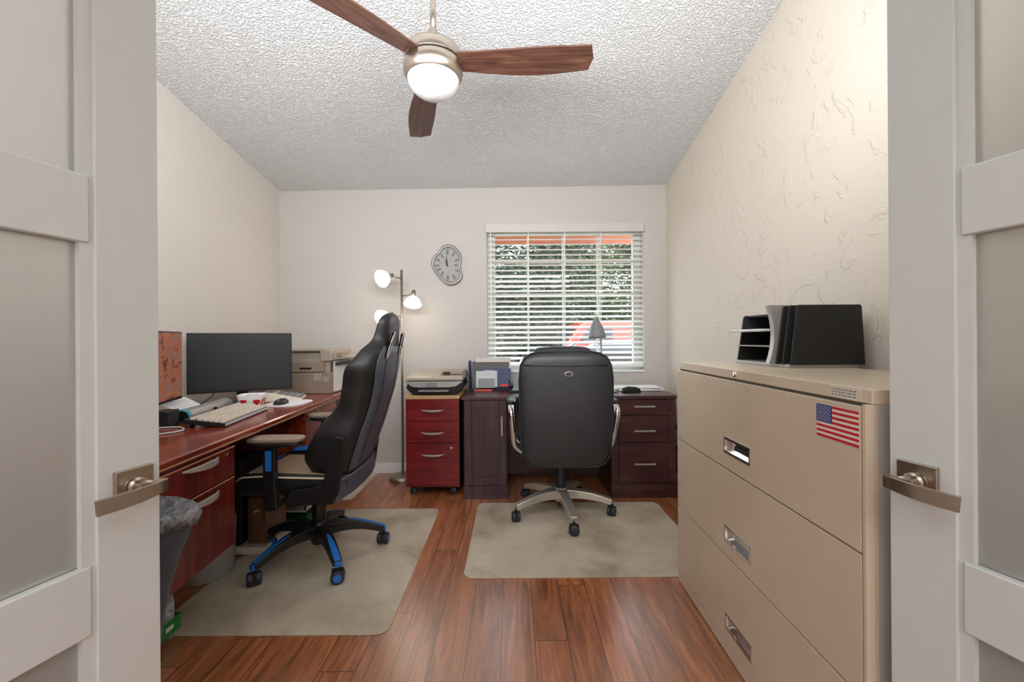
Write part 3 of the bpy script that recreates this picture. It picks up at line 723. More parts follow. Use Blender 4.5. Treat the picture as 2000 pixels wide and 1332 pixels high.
# ------------------------------------------------------------------ three head floor lamp
fl_x, fl_y = -0.902, 3.40
lp = thing('floor_lamp', 'satin metal floor lamp with three lit adjustable heads', 'floor lamp', (fl_x, fl_y, 0))
MB().lathe([(0.0, 0), (0.112, 0), (0.112, 0.018), (0.10, 0.03), (0.02, 0.038), (0.0, 0.038)], n=40).build('lamp_base', 'lampmetal', lp, smooth=True, bevel=0.002)
MB().tube([(0, 0, 0.03), (0, 0, 1.712)], 0.0095, 14).build('pole', 'lampmetal', lp, smooth=True)
def head(pivot, direction, arm_z, r=0.072):
    d = Vector(direction).normalized(); q = Vector((0, 0, -1)).rotation_difference(d).to_matrix()
    pv = Vector(pivot)
    hd = MB().tube([pv-d*0.012, pv+d*0.045], [0.017, 0.019], 18).build('lamp_head', 'lampmetal', lp, smooth=True)
    MB().tube([(0, 0, arm_z), tuple(Vector((pv.x*0.55, pv.y*0.55, arm_z))), tuple(pv)], 0.006, 10).build('arm', 'lampmetal', hd, smooth=True)
    c = pv+d*0.04
    MB().lathe([(0.02, 0.0), (0.034, -0.012), (0.055, -0.034), (r*0.96, -0.064), (r, -0.074), (r-0.003, -0.074), (r*0.9, -0.060), (0.030, -0.015), (0.0, -0.012)], c, 32, q).build('glass_shade', 'bulb', hd, smooth=True)
    MB().lathe([(0.012, -0.015), (0.026, -0.035), (0.028, -0.052), (0.018, -0.066), (0.001, -0.070)], c, 20, q).build('bulb', 'bulb', hd, smooth=True)
    L = bpy.data.lights.new('lamp_glow', 'POINT'); L.energy = 0.8; L.color = (1, 0.9, 0.76); L.shadow_soft_size = 0.05
    lo = bpy.data.objects.new('lamp_glow', L); COL.objects.link(lo); lo.location = Vector((fl_x, fl_y, 0))+c+d*0.12
head((-0.068, -0.05, 1.66), (-0.55, -0.95, -0.42), 1.645)
head((0.105, -0.03, 1.525), (0.02, -0.42, -0.88), 1.500)
head((-0.07, -0.05, 1.345), (-0.5, -0.95, -0.40), 1.33)

# ------------------------------------------------------------------ computer desk on the left
da = math.atan2(0.0724, 1.0)        # turned slightly
desk = thing('computer_desk', 'long mahogany computer desk along the side wall', 'desk', (-1.123, 1.25, 0), da)
# local: x<0 towards the wall, y along the length; front edge x=0
DL = 2.22; DD = 0.69
m = MB().prism([(-DD, 0.715), (-0.004, 0.715), (0.0, 0.722), (0.0, 0.744), (-0.006, 0.75), (-DD, 0.75)], 'Y', 0, DL)
m.build('desktop', 'mahog_top', desk, bevel=0.001)
MB().box(0.0002, 0.0015, 0.0, DL, 0.7225, 0.7265).build('edge_groove', 'tan_edge', desk)
def arc_pull(parent, y0, y1, z):
    m = MB(); pts = []; k = 12
    for i in range(k+1):
        t = i/k*2-1; pts.append((0.018+0.018*(1-t*t), y0+(y1-y0)*i/k, z))
    m.strip(pts, [0.006+0.010*math.sin(PI*i/k) for i in range(k+1)], 0.020)
    m.build('handle', 'silver', parent, bevel=0.003)
# hanging pedestal (local y 0.04..0.47)
MB().box(-0.55, -0.012, 0.05, 0.460, 0.305, 0.7145).build('hanging_pedestal', 'mahog', desk, bevel=0.002)
for za, zb, zh in ((0.588, 0.708, 0.698), (0.305, 0.584, 0.570)):
    d_ = MB().box(-0.012, 0.006, 0.045, 0.466, za, zb).build('drawer', 'mahog', desk, bevel=0.002)
    m = MB(); pts = []
    for i in range(13):
        t = i/12*2-1; pts.append((0.006+0.034*(1-abs(t)**2.4), 0.165+0.19*i/12, zh-0.008))
    m.strip(pts, [0.005+0.006*math.sin(PI*i/12) for i in range(13)], [0.006+0.018*math.sin(PI*i/12)**0.7 for i in range(13)])
    m.build('handle', 'silver', d_, bevel=0.002)
    MB().box(0.004, 0.0075, 0.045, 0.466, zb-0.004, zb-0.001).build('drawer_edge', 'tan_edge', d_)
MB().lathe([(0, 0), (0.006, 0), (0.006, 0.004), (0, 0.004)], (0.006, 0.425, 0.682), 16, Matrix.Rotation(R(90), 3, 'Y')).build('lock', 'chrome', desk)
# far floor standing pedestal
MB().box(-0.62, -0.012, 1.20, 1.72, 0.335, 0.7145).build('hanging_pedestal', 'mahog_top', desk, bevel=0.002)
MB().box(-0.685, -0.665, 0.46, 1.20, 0.25, 0.7145).build('modesty_panel', 'mahog', desk)
MB().box(-0.66, -0.60, 1.75, 1.80, 0.0, 0.7145).build('leg', 'mahog', desk)
MB().box(-0.67, -0.61, 0.0, 0.045, 0.0, 0.7145).build('leg', 'mahog', desk)
MB().box(-0.06, -0.02, 0.0, 0.03, 0.0, 0.7145).build('leg', 'mahog', desk)

# ---- monitors
def monitor(name, label, A, B, z0, h, scr, t=0.018, stand=True):
    """A near bottom corner, B far bottom corner (x,y): screen plane; faces the room"""
    A = Vector((A[0], A[1], 0)); B = Vector((B[0], B[1], 0)); L = (B-A).length; ang = math.atan2((B-A).y, (B-A).x)
    mid = (A+B)/2
    o = thing(name, label, 'monitor', (mid.x, mid.y, 0.7505), ang)
    zz = z0-0.7505
    MB().box(-L/2, L/2, 0.002, t, zz, zz+h).build('casing', 'black', o, bevel=0.003)
    MB().box(-L/2+0.008, L/2-0.008, 0.0, 0.0022, zz+0.014, zz+h-0.008).build('screen', scr, o)
    MB().box(-L/2+0.02, L/2-0.02, t, t+0.025, zz+0.03, zz+h-0.05).build('rear_shell', 'black', o, bevel=0.008)
    MB().box(-0.03, 0.03, t+0.02, t+0.038, 0.006, zz+0.12).build('stand_neck', 'black', o, bevel=0.003)
    MB().lathe([(0, 0), (0.1, 0), (0.1, 0.006), (0.085, 0.010), (0, 0.011)], (0, t+0.02, 0), 36).build('stand_base', 'black', o, smooth=True, bevel=0.001)
    return o
monitor('computer_monitor', 'wide black monitor with a blank dark screen on the computer desk', (-1.925, 2.45), (-1.455, 2.74), 0.823, 0.366, 'screen')
# second monitor: near end hidden behind the door; faces the room
def monitor2():
    A = Vector((-1.585, 1.72)); B = Vector((-1.752, 2.205)); L = (B-A).length; ang = math.atan2(B.y-A.y, B.x-A.x)
    o = thing('computer_monitor', 'monitor showing an orange brown landscape beside the left door', 'monitor', ((A.x+B.x)/2, (A.y+B.y)/2, 0.7505), ang)
    zz = 0.838-0.7505; h = 0.352
    MB().box(-L/2, L/2, 0.002, 0.02, zz, zz+h).build('casing', 'black', o, bevel=0.003)
    MB().box(-L/2+0.008, L/2-0.010, -0.0002, 0.0022, zz+0.014, zz+h-0.006).build('screen', 'screenpic', o)
    MB().box(-0.03, 0.03, 0.019, 0.04, 0.006, zz+0.12).build('stand_neck', 'black', o, bevel=0.003)
    MB().lathe([(0, 0), (0.06, 0), (0.06, 0.006), (0.05, 0.010), (0, 0.011)], (0.03, 0.05, 0), 36).build('stand_base', 'black', o, smooth=True)
    return o
monitor2()

ZD = 0.7505
# soundbar
sb = thing('soundbar', 'short silver soundbar with teal lit end caps behind the keyboard', 'soundbar', (-1.55, 2.15, ZD))
a_, b_ = Vector((-1.565, 1.97, ZD+0.033)), Vector((-1.635, 2.36, ZD+0.033)); d_ = (b_-a_).normalized(); sd = Vector((d_.y, -d_.x, 0))
def sbsec(p, s_=1.0):
    return [p+sd*x_*s_+Vector((0, 0, z_*s_)) for x_, z_ in ((0.034, -0.03), (0.040, 0.0), (0.026, 0.026), (0.0, 0.034), (-0.026, 0.026), (-0.036, 0.0), (-0.03, -0.03))]
MB().loft([sbsec(a_), sbsec(b_)]).build('bar_body', 'silver', sb, bevel=0.003, world=True)
MB().loft([sbsec(a_-d_*0.012, 0.9), sbsec(a_-d_*0.0, 1.06)]).build('end_cap', 'teal', sb, bevel=0.002, world=True)
MB().loft([sbsec(a_-d_*0.014, 0.78), sbsec(a_-d_*0.011, 0.78)]).build('end_grille', 'black', sb, world=True)
MB().loft([sbsec(b_+d_*0.001, 1.06), sbsec(b_+d_*0.012, 0.9)]).build('end_cap', 'teal', sb, bevel=0.002, world=True)
c_ = a_+(b_-a_)*0.5+sd*0.040
MB().lathe([(0, 0), (0.012, 0), (0.012, 0.008), (0, 0.008)], c_, 20, Vector((0, 0, 1)).rotation_difference(sd).to_matrix()).build('volume_dial', 'black', sb, world=True)
o = thing('speaker_box', 'small black speaker box at the near end of the soundbar', 'speaker', (-1.60, 1.86, ZD))
MB().obox((-1.59, 1.895, ZD+0.036), 0.07, 0.09, 0.075, rz(0.1)).build('box_body', 'black', o, bevel=0.003, world=True)
MB().obox((-1.553, 1.897, ZD+0.036), 0.003, 0.075, 0.06, rz(0.1)).build('grille', 'matte_black', o, world=True)

# keyboard
kb = thing('keyboard', 'black keyboard with worn ivory keycaps along the desk edge', 'keyboard', (-1.425, 2.095, ZD), R(100))
KW, KD = 0.475, 0.168
MB().prism([(-KD/2, 0.0), (-KD/2+0.02, 0.0), (KD/2, 0.020), (KD/2, 0.042), (-KD/2, 0.016)], 'X', -KW/2, KW/2).build('keyboard_base', 'black', kb, bevel=0.003)
MB().box(-KW/2, KW/2, -KD/2-0.006, -KD/2, 0.004, 0.016).build('front_bar', 'ltgrey', kb, bevel=0.002)
m = MB(); sl = 0.026/KD
random.seed(5)
def key(x, y, w_, d__, ):
    zc = 0.016+(y+KD/2)*sl
    m.loft([[(x-w_/2, y-d__/2, zc-0.001), (x+w_/2, y-d__/2, zc-0.001), (x+w_/2, y+d__/2, zc+0.001), (x-w_/2, y+d__/2, zc+0.001)],
            [(x-w_/2+0.0025, y-d__/2+0.002, zc+0.008), (x+w_/2-0.0025, y-d__/2+0.002, zc+0.008), (x+w_/2-0.0025, y+d__/2-0.003, zc+0.010), (x-w_/2+0.0025, y+d__/2-0.003, zc+0.010)]])
for rI in range(6):
    y = -KD/2+0.016+rI*0.0235 + (0.006 if rI == 5 else 0)
    for cI in range(22):
        if rI == 0 and 4 <= cI <= 8:
            if cI == 4: key(-KW/2+0.016+6*0.0211, y, 0.1, 0.018)
            continue
        if cI in (15, 18): 
            if cI == 15 and rI in (2,): continue
        key(-KW/2+0.016+cI*0.0211, y, 0.0150, 0.0165)
m.build('key_field', 'key', kb)
for s_ in (-1, 1): MB().box(s_*0.2-0.015, s_*0.2+0.015, KD/2-0.02, KD/2-0.012, 0.0, 0.022).build('foot', 'black', kb)

# mouse pad and mouse
o = thing('mouse_pad', 'pale grey round ended mouse pad at the far end of the desk edge', 'mouse pad', (-1.385, 2.53, ZD))
pts = [(p[0], p[1]) for p in ring(-1.385, 2.57, 0, 0.115, 0.135, 36, 3.2)]
MB().prism(pts, 'Z', ZD, ZD+0.005).build('pad', 'offwhite', o, bevel=0.001, world=True)
o = thing('computer_mouse', 'black computer mouse on the mouse pad', 'mouse', (-1.40, 2.52, ZD+0.006))
MB().loft([ring(-1.40, 2.51, ZD+0.0063, 0.034, 0.058, 24, 2.4), ring(-1.40, 2.51, ZD+0.018, 0.035, 0.058, 24, 2.3), ring(-1.402, 2.515, ZD+0.031, 0.027, 0.044, 24, 2.2), ring(-1.402, 2.52, ZD+0.038, 0.013, 0.022, 24, 2)]).build('shell', 'black', o, smooth=True, sub=1, world=True)
MB().lathe([(0, -0.003), (0.009, -0.003), (0.009, 0.003), (0, 0.003)], (-1.398, 2.478, ZD+0.030), 16, Matrix.Rotation(R(90), 3, 'Y')).build('scroll_wheel', 'grey', o, world=True)
# calculator
o = thing('desk_calculator', 'ivory desk calculator under the far corner of the monitor', 'calculator', (-1.495, 2.735, ZD), R(108))
MB().prism([(-0.11, 0.0), (0.12, 0.0), (0.12, 0.062), (0.06, 0.055), (-0.11, 0.016)], 'X', -0.10, 0.10).build('case', 'ivory', o, bevel=0.006)
MB().prism([(0.062, 0.0565), (0.112, 0.0622), (0.112, 0.064), (0.062, 0.058)], 'X', -0.075, 0.075).build('display', 'grey', o)
m = MB()
for i in range(7):
    for j in range(4):
        y = -0.09+j*0.036; z = 0.016+(y+0.11)*0.229
        m.obox((-0.078+i*0.026, y, z+0.004), 0.019, 0.024, 0.010, Matrix.Rotation(R(13), 3, 'X'))
m.build('button_field', 'grey', o, bevel=0.001)
# flower patterned pot
o = thing('square_bowl', 'white square bowl with red poppies under the monitor', 'bowl', (-1.52, 2.42, ZD), R(20))
def sq(h_, z, p=5): return ring(0, 0, z, h_, h_, 32, p)
MB().loft([sq(0.048, 0), sq(0.058, 0.03), sq(0.068, 0.078), sq(0.064, 0.078), sq(0.054, 0.03), sq(0.044, 0.006)], cap=True).build('bowl_body', 'offwhite', o, smooth=True, bevel=0.001)
m = MB(); random.seed(11)
for sgn, ax in ((-1, 'y'), (1, 'x'), (-1, 'x')):
    for q in range(2):
        u_ = (q-0.5)*0.062+random.uniform(-0.006, 0.006); z_ = 0.036+random.uniform(-0.006, 0.01); r_ = 0.017
        pts = [(u_+r_*(1+0.18*math.sin(3*t_))*math.cos(t_), z_+r_*(1+0.18*math.sin(3*t_))*math.sin(t_)) for t_ in [2*PI*k/18 for k in range(18)]]
        def wmap(u, z__, e): 
            h_ = (0.058+(z__-0.03)*0.21)+e
            return (u, sgn*h_, z__) if ax == 'y' else (sgn*h_, u, z__)
        vs = [wmap(p[0], p[1], 0.0) for p in pts]+[wmap(p[0], p[1], 0.0015) for p in pts]; n = 18
        m.add(vs, [tuple(range(n)), tuple(range(2*n-1, n-1, -1))]+[(i, i+n, (i+1) % n+n, (i+1) % n) for i in range(n)])
m.build('poppy_print', 'red', o)
MB().box(-0.035, 0.03, -0.02, 0.03, 0.02, 0.07).build('blue_contents', 'navy', o, bevel=0.004)
# paper note leaning behind the soundbar
o = thing('paper_note', 'white typed paper leaning behind the soundbar', 'paper', (-1.74, 2.2, ZD))
Mn = rz(R(97)) @ Matrix.Rotation(R(28), 3, 'X')
cn = Vector((-1.735, 2.20, ZD+0.045))
MB().obox(cn, 0.21, 0.15, 0.002, Mn).build('sheet', 'offwhite', o, world=True)
m = MB(); random.seed(9)
for rI in range(8):
    x = -0.09
    while x < 0.085:
        wl = random.uniform(0.006, 0.02)
        m.obox(cn+Mn @ Vector((x+wl/2, 0.055-rI*0.015, 0.0014)), wl, 0.003, 0.0006, Mn); x += wl+0.005
m.build('typed_lines', 'grey', o, world=True)
# cables on the desk
def cable(name, label, pts, r=0.003, mat='cable', cat='cable'):
    c = [Vector(p) for p in pts]; out = []
    n = len(c)
    for i in range(n-1):
        p0, p1, p2, p3 = c[max(0, i-1)], c[i], c[i+1], c[min(n-1, i+2)]
        for k in range(6):
            t = k/6; out.append(0.5*((2*p1)+(p2-p0)*t+(2*p0-5*p1+4*p2-p3)*t*t+(3*p1-p0-3*p2+p3)*t**3))
    out.append(c[-1])
    return tag(MB().tube(out, r, 8).build(name, mat, smooth=True), label, cat)
cable('monitor_cable', 'thin black cable drooping under the wide monitor', [(-1.80, 2.50, 0.85), (-1.78, 2.46, 0.815), (-1.80, 2.38, 0.775), (-1.84, 2.30, 0.7545), (-1.85, 2.2, 0.7545)])
cable('desk_cable', 'white cable on the desk beside the left door', [(-1.52, 1.70, 0.7545), (-1.45, 1.74, 0.7545), (-1.43, 1.80, 0.7545), (-1.50, 1.86, 0.7545), (-1.60, 1.84, 0.7545)], 0.004, 'ltgrey')
cable('desk_cable', 'black cable curling on the desk by the speaker box', [(-1.70, 1.80, 0.7545), (-1.62, 1.83, 0.758), (-1.56, 1.80, 0.7545), (-1.60, 1.74, 0.7545), (-1.68, 1.72, 0.7545)], 0.0035)

# office laser printer at the far end of the computer desk
lp2 = thing('laser_printer', 'taupe laser printer at the far end of the computer desk', 'printer', (-1.5, 3.2, ZD))
x0, x1, y0, y1 = -1.72, -1.315, 3.02, 3.44
MB().box(x0, x1, y0, y1, ZD, ZD+0.155).build('printer_body', 'taupe', lp2, bevel=0.006, world=True)
MB().box(x0, x1-0.055, y0-0.006, y0+0.02, ZD+0.158, ZD+0.232).build('rear_cover', 'taupe', lp2, bevel=0.004, world=True)
MB().box(x0+0.02, x1-0.02, y0+0.02, y1-0.02, ZD+0.15, ZD+0.25).build('inner_body', 'greybrown', lp2, bevel=0.003, world=True)
MB().box(x0+0.175, x0+0.262, y0-0.0075, y0-0.005, ZD+0.178, ZD+0.192).build('cover_grip', 'black', lp2, world=True)
MB().prism([(x0, ZD+0.232), (x1-0.06, ZD+0.232), (x1-0.075, ZD+0.312), (x0, ZD+0.312)], 'Y', y0+0.04, y0+0.06).build('output_recess', 'greybrown', lp2, world=True)
MB().prism([(x1-0.075, ZD+0.235), (x1+0.0, ZD+0.240), (x1-0.01, ZD+0.318), (x1-0.085, ZD+0.328)], 'Y', y0-0.002, y1-0.03).build('scanner_hinge', 'greybrown', lp2, bevel=0.004, world=True)
MB().box(x0, x1-0.08, y0, y1-0.05, ZD+0.31, ZD+0.325).build('scanner_lid', 'greybrown', lp2, bevel=0.004, world=True)
MB().prism([(x1-0.02, ZD+0.245), (x1+0.12, ZD+0.255), (x1+0.12, ZD+0.268), (x1-0.02, ZD+0.285)], 'Y', y0+0.05, y1-0.04).build('control_panel', 'greybrown', lp2, bevel=0.003, world=True)
MB().box(x1+0.02, x1+0.06, y0+0.04, y0+0.16, ZD+0.268, ZD+0.298).build('display_pod', 'taupe', lp2, bevel=0.003, world=True)
MB().box(x1-0.0005, x1+0.002, y0+0.03, y1-0.03, ZD+0.01, ZD+0.235).build('front_cover', 'offwhite', lp2, world=True)  # off-white paints the lamp light falling on this side of the printer
MB().box(x1+0.0015, x1+0.012, y0+0.06, y1-0.06, ZD+0.20, ZD+0.225).build('paper_slot', 'black', lp2, world=True)
m = MB()
m.box(x1-0.13, x1-0.075, y0-0.0015, y0+0.002, ZD+0.092, ZD+0.148).box(x1-0.065, x1-0.02, y0-0.0015, y0+0.002, ZD+0.085, ZD+0.125)
m.build('rating_label', 'greybrown', lp2, world=True)

# ------------------------------------------------------------------ under the computer desk
o = thing('computer_tower', 'black computer tower under the computer desk', 'computer', (-1.52, 2.15, 0))
MB().box(-1.72, -1.46, 2.22, 2.42, 0.0435, 0.50).build('tower_case', 'matte_black', o, bevel=0.004, world=True)
MB().box(-1.462, -1.457, 2.23, 2.41, 0.06, 0.48).build('front_bezel', 'black', o, bevel=0.002, world=True)
o = thing('tower_stand', 'pale flat stand beneath the computer tower', 'stand', (-1.5, 2.2, 0))
MB().box(-1.74, -1.32, 2.20, 2.46, 0.0045, 0.043).build('stand_board', 'ivory', o, bevel=0.003, world=True)
o = thing('subwoofer', 'brown wooden subwoofer box beside the computer tower', 'subwoofer', (-1.43, 2.42, 0))
MB().box(-1.435, -1.335, 2.24, 2.44, 0.0435, 0.29).build('box_body', 'walnut_box', o, bevel=0.003, world=True)
MB().obox((-1.385, 2.2392, 0.22), 0.03, 0.002, 0.008, Matrix.Rotation(R(-20), 3, 'Y')).build('badge', 'offwhite', o, world=True)
o = thing('letter_tray', 'black stacked letter tray of green and white papers under the computer desk', 'letter tray', (-1.33, 2.6, 0))
for k in range(4):
    MB().box(-1.62, -1.28, 2.56, 2.80, 0.02+k*0.055, 0.026+k*0.055).build('tray', 'black', o, bevel=0.001, world=True)
    m = MB()
    m.box(-1.55+0.02*k, -1.283, 2.555, 2.79, 0.0265+k*0.055, 0.036+k*0.055)
    m.build('paper_pile', ('green', 'offwhite', 'green', 'greybrown')[k], o, world=True)
for x_ in (-1.615, -1.285):
    for y_ in (2.565, 2.795): MB().box(x_-0.004, x_+0.004, y_-0.004, y_+0.004, 0, 0.225).build('post', 'black', o, world=True)
o = thing('waste_bin', 'round grey bin under the drawers of the computer desk', 'bin', (-1.50, 1.90, 0))
MB().lathe([(0.0, 0.0), (0.108, 0), (0.112, 0.01), (0.122, 0.27), (0.118, 0.27), (0.107, 0.012), (0.0, 0.01)], (-1.50, 2.03, 0)).build('bin_wall', 'binwhite', o, smooth=True, bevel=0.002, world=True)
# water pack
o = thing('water_bottle_pack', 'shrink wrapped pack of water bottles with green label under the desk', 'bottle pack', (-1.4, 1.4, 0))
m = MB()
for i in range(3):
    for j in range(5):
        cx, cy = -1.345-0.066*i, 1.38+0.066*j-0.05
        m.lathe([(0.0, 0.001), (0.030, 0.001), (0.032, 0.01), (0.032, 0.13), (0.026, 0.16), (0.013, 0.178), (0.013, 0.195), (0.0, 0.196)], (cx, cy, 0), 14)
m.build('bottle_cluster', 'water', o, smooth=True, world=True)
m = MB().box(-1.312, -1.310, 1.30, 1.63, 0.02, 0.075).box(-1.51, -1.312, 1.630, 1.632, 0.02, 0.075)
m.build('label_band', 'green', o, world=True)
m = MB()
for k in range(4): m.box(-1.3098, -1.3092, 1.35+k*0.07, 1.385+k*0.07, 0.04, 0.055)
m.build('label_print', 'offwhite', o, world=True)
# slate bin with liner
o = thing('wastebasket', 'slate blue wastebasket with grey liner beside the left door', 'bin', (-1.05, 1.05, 0))
c = (-1.05, 1.10, 0)
def squash(mb, k=0.45):
    mb.v = [(v[0], c[1]+(v[1]-c[1])*k, v[2]) for v in mb.v]; return mb
squash(MB().lathe([(0.0, 0.0), (0.085, 0), (0.09, 0.01), (0.105, 0.32), (0.125, 0.46), (0.160, 0.57), (0.188, 0.635), (0.198, 0.68), (0.192, 0.68), (0.15, 0.57), (0.10, 0.32), (0.085, 0.012), (0, 0.01)], c, 40)).build('bin_wall', 'bin', o, smooth=True, world=True)
m = MB(); secs = []; random.seed(2)
for r_, z_, am in ((0.199, 0.662, 0.0), (0.206, 0.655, 0.003), (0.211, 0.672, 0.004), (0.210, 0.688, 0.004), (0.200, 0.697, 0.003), (0.178, 0.675, 0.006), (0.10, 0.65, 0.008), (0.02, 0.64, 0.005)):
    secs.append([(c[0]+(r_+am*random.uniform(-1, 1))*math.cos(2*PI*i/40), c[1]+(r_+am*random.uniform(-1, 1))*math.sin(2*PI*i/40), z_+am*random.uniform(-1, 1)) for i in range(40)])
m.loft(secs); squash(m); m.build('bin_liner', 'bag', o, smooth=True, world=True)
# cardboard box and rug strip at the far end
o = thing('cardboard_box', 'brown cardboard box under the far end of the computer desk', 'box', (-1.5, 3.3, 0))
MB().box(-1.72, -1.285, 3.08, 3.50, 0.0, 0.40).build('carton', 'cardboard', o, bevel=0.003, world=True)
MB().box(-1.53, -1.47, 3.078, 3.502, 0.4, 0.402).build('packing_tape', 'tan_edge', o, world=True)
o = thing('rug', 'narrow cream rug with fringe beside the cardboard box', 'rug', (-1.21, 3.2, 0))
MB().box(-1.280, -1.165, 2.96, 3.53, 0.0, 0.008).build('rug_pile', 'rug', o, world=True)
m = MB(); random.seed(4)
for k in range(90):
    y = 2.965+k*0.0062; L = random.uniform(0.010, 0.022); m.box(-1.165, -1.165+L, y, y+0.003, 0.001, 0.004)
for k in range(18):
    x = -1.278+k*0.0063; L = random.uniform(0.010, 0.022); m.box(x, x+0.003, 2.96-L, 2.96, 0.001, 0.004)
m.build('fringe', 'rug', o, world=True)
cable('power_cable', 'black cable bundle hanging between window desk and filing cabinet', [(1.21, 3.2, 0.01), (1.22, 3.1, 0.15), (1.20, 3.05, 0.3), (1.22, 3.0, 0.42), (1.21, 3.1, 0.5), (1.23, 3.3, 0.45), (1.22, 3.4, 0.2), (1.22, 3.3, 0.01)], 0.012)

# ------------------------------------------------------------------ chair mats
def chair_mat(name, label, x0, x1, y0, y1, r=0.05):
    pts = []
    for cx, cy, a0 in ((x1-r, y0+r, -90), (x1-r, y1-r, 0), (x0+r, y1-r, 90), (x0+r, y0+r, 180)):
        for k in range(7): a = R(a0+15*k); pts.append((cx+r*math.cos(a), cy+r*math.sin(a)))
    return tag(MB().prism(pts, 'Z', 0.0005, 0.004).build(name, 'mat', bevel=0.001), label, 'chair mat')
chair_mat('chair_mat', 'translucent chair mat under the blue and black gaming chair', -1.43, -0.49, 1.60, 2.79)
chair_mat('chair_mat', 'translucent chair mat under the black leather office chair', -0.242, 0.992, 1.974, 2.878)
ZM = 0.0042

# ------------------------------------------------------------------ executive chair
ec = thing('office_chair', 'black leather office chair with chrome arms at the window desk', 'office chair', (0.312, 2.72, ZM))
# base legs
def star_leg(parent, ang, Rr, zh, zt, w0, w1, h0, h1, mat, name='leg', arch=0.012, side='alu'):
    d = Vector((math.cos(ang), math.sin(ang), 0)); pts = []; ws = []; hs = []
    for i in range(9):
        t = i/8; r = 0.025+(Rr-0.025)*t; z = zh+(zt-zh)*t**1.25+arch*math.sin(PI*t)
        pts.append(d*r+Vector((0, 0, z))); ws.append(w0+(w1-w0)*t); hs.append(h0+(h1-h0)*t)
    return MB().strip(pts, ws, hs).build(name, mat, parent, bevel=0.006, seg=3)
for a in (-83, -11, 61, 133, 205):
    lg = star_leg(ec, R(a), 0.325, 0.128, 0.088, 0.066, 0.040, 0.062, 0.034, 'alu')
    d = Vector((math.cos(R(a)), math.sin(R(a)), 0))
    caster(lg, (d.x*0.325, d.y*0.325, 0), 0.031, world=False, yaw=R(a)+1.3, w=0.022)
MB().lathe([(0.0, 0.075), (0.042, 0.08), (0.045, 0.15), (0.036, 0.165), (0.0, 0.165)], n=28).build('hub', 'alu', ec, smooth=True, bevel=0.003)
MB().lathe([(0.0, 0.04), (0.022, 0.04), (0.022, 0.09), (0, 0.09)]).lathe([(0.029, 0.15), (0.029, 0.30), (0.022, 0.30), (0.022, 0.38), (0, 0.38)]).build('gas_lift', 'rubber', ec, smooth=True, bevel=0.002)
MB().box(-0.09, 0.09, -0.12, 0.12, 0.365, 0.40).build('tilt_mechanism', 'black', ec, bevel=0.006)
MB().tube([(0.05, -0.02, 0.375), (0.20, -0.05, 0.37), (0.22, -0.05, 0.372)], 0.006, 10).build('tilt_lever', 'silver', ec, smooth=True)
# seat cushion
m = MB(); m.loft([ring(0, 0.02, z, a, b, 32, 3.6) for z, a, b in ((0.40, 0.20, 0.20), (0.405, 0.25, 0.25), (0.44, 0.265, 0.265), (0.48, 0.262, 0.26), (0.505, 0.235, 0.235), (0.512, 0.17, 0.17))])
m.build('seat', 'leather', ec, smooth=True, sub=1)
# backrest (rear face towards the doorway), local -y is the rear
def backsec(z, a, b, yc): return ring(0.0, yc, z, a, b, 40, 3.3)
prof = [(0.375, 0.13, 0.012, -0.265), (0.382, 0.185, 0.022, -0.268), (0.405, 0.232, 0.034, -0.275), (0.45, 0.256, 0.046, -0.285), (0.55, 0.266, 0.052, -0.295), (0.68, 0.271, 0.052, -0.30), (0.80, 0.274, 0.050, -0.298), (0.90, 0.276, 0.048, -0.293), (0.98, 0.268, 0.045, -0.288), (1.025, 0.245, 0.040, -0.285), (1.050, 0.205, 0.030, -0.283), (1.060, 0.15, 0.016, -0.282)]
MB().loft([backsec(*p) for p in prof]).build('backrest', 'leather', ec, smooth=True, sub=1)
# welt around the backrest outline, seam, headrest and badge
def outline_at(scale):
    pts = []
    for z, a, b, yc in prof[1:]: pts.append((a*scale, yc-0.012, z))
    return pts
wl = outline_at(0.99)
MB().tube([(-0.0, -0.268, 0.374)]+[(p[0], p[1]-0.008, p[2]) for p in wl]+[(0.0, -0.292, 1.061)]+[(-p[0], p[1]-0.008, p[2]) for p in reversed(wl)]+[(0.0, -0.268, 0.374)], 0.0045, 8).build('welt', 'rubber', ec, smooth=True)
MB().tube([(-0.25, -0.326, 0.985), (-0.15, -0.3355, 0.98), (0, -0.3375, 0.978), (0.15, -0.3355, 0.98), (0.25, -0.326, 0.985)], 0.0025, 8).build('top_seam', 'rubber', ec, smooth=True)
MB().loft([[(x_, -0.225+b_*math.cos(t_), 1.045+h_*math.sin(t_)) for t_ in [2*PI*k/16 for k in range(16)]] for x_, b_, h_ in ((-0.185, 0.012, 0.014), (-0.17, 0.035, 0.034), (-0.15, 0.045, 0.042), (-0.06, 0.05, 0.046), (0.06, 0.05, 0.048), (0.13, 0.045, 0.042), (0.155, 0.034, 0.032), (0.165, 0.01, 0.012))]).build('headrest', 'leather', ec, smooth=True, sub=1)
Mb = Matrix.Rotation(R(90), 3, 'X')
bd = MB().lathe([(0.015, -0.002), (0.021, -0.002), (0.021, 0.0025), (0.015, 0.0025)], (0, 0, 0), 28, Mb)
bd.v = [(v[0]*1.25+0.012, v[1]-0.3415, v[2]*0.72+0.932) for v in bd.v]
bd.f = [f for f in bd.f if len(f) == 4]; bd.mi = bd.mi[:len(bd.f)]
bo = bd.build('maker_badge', 'silver', ec, smooth=True)
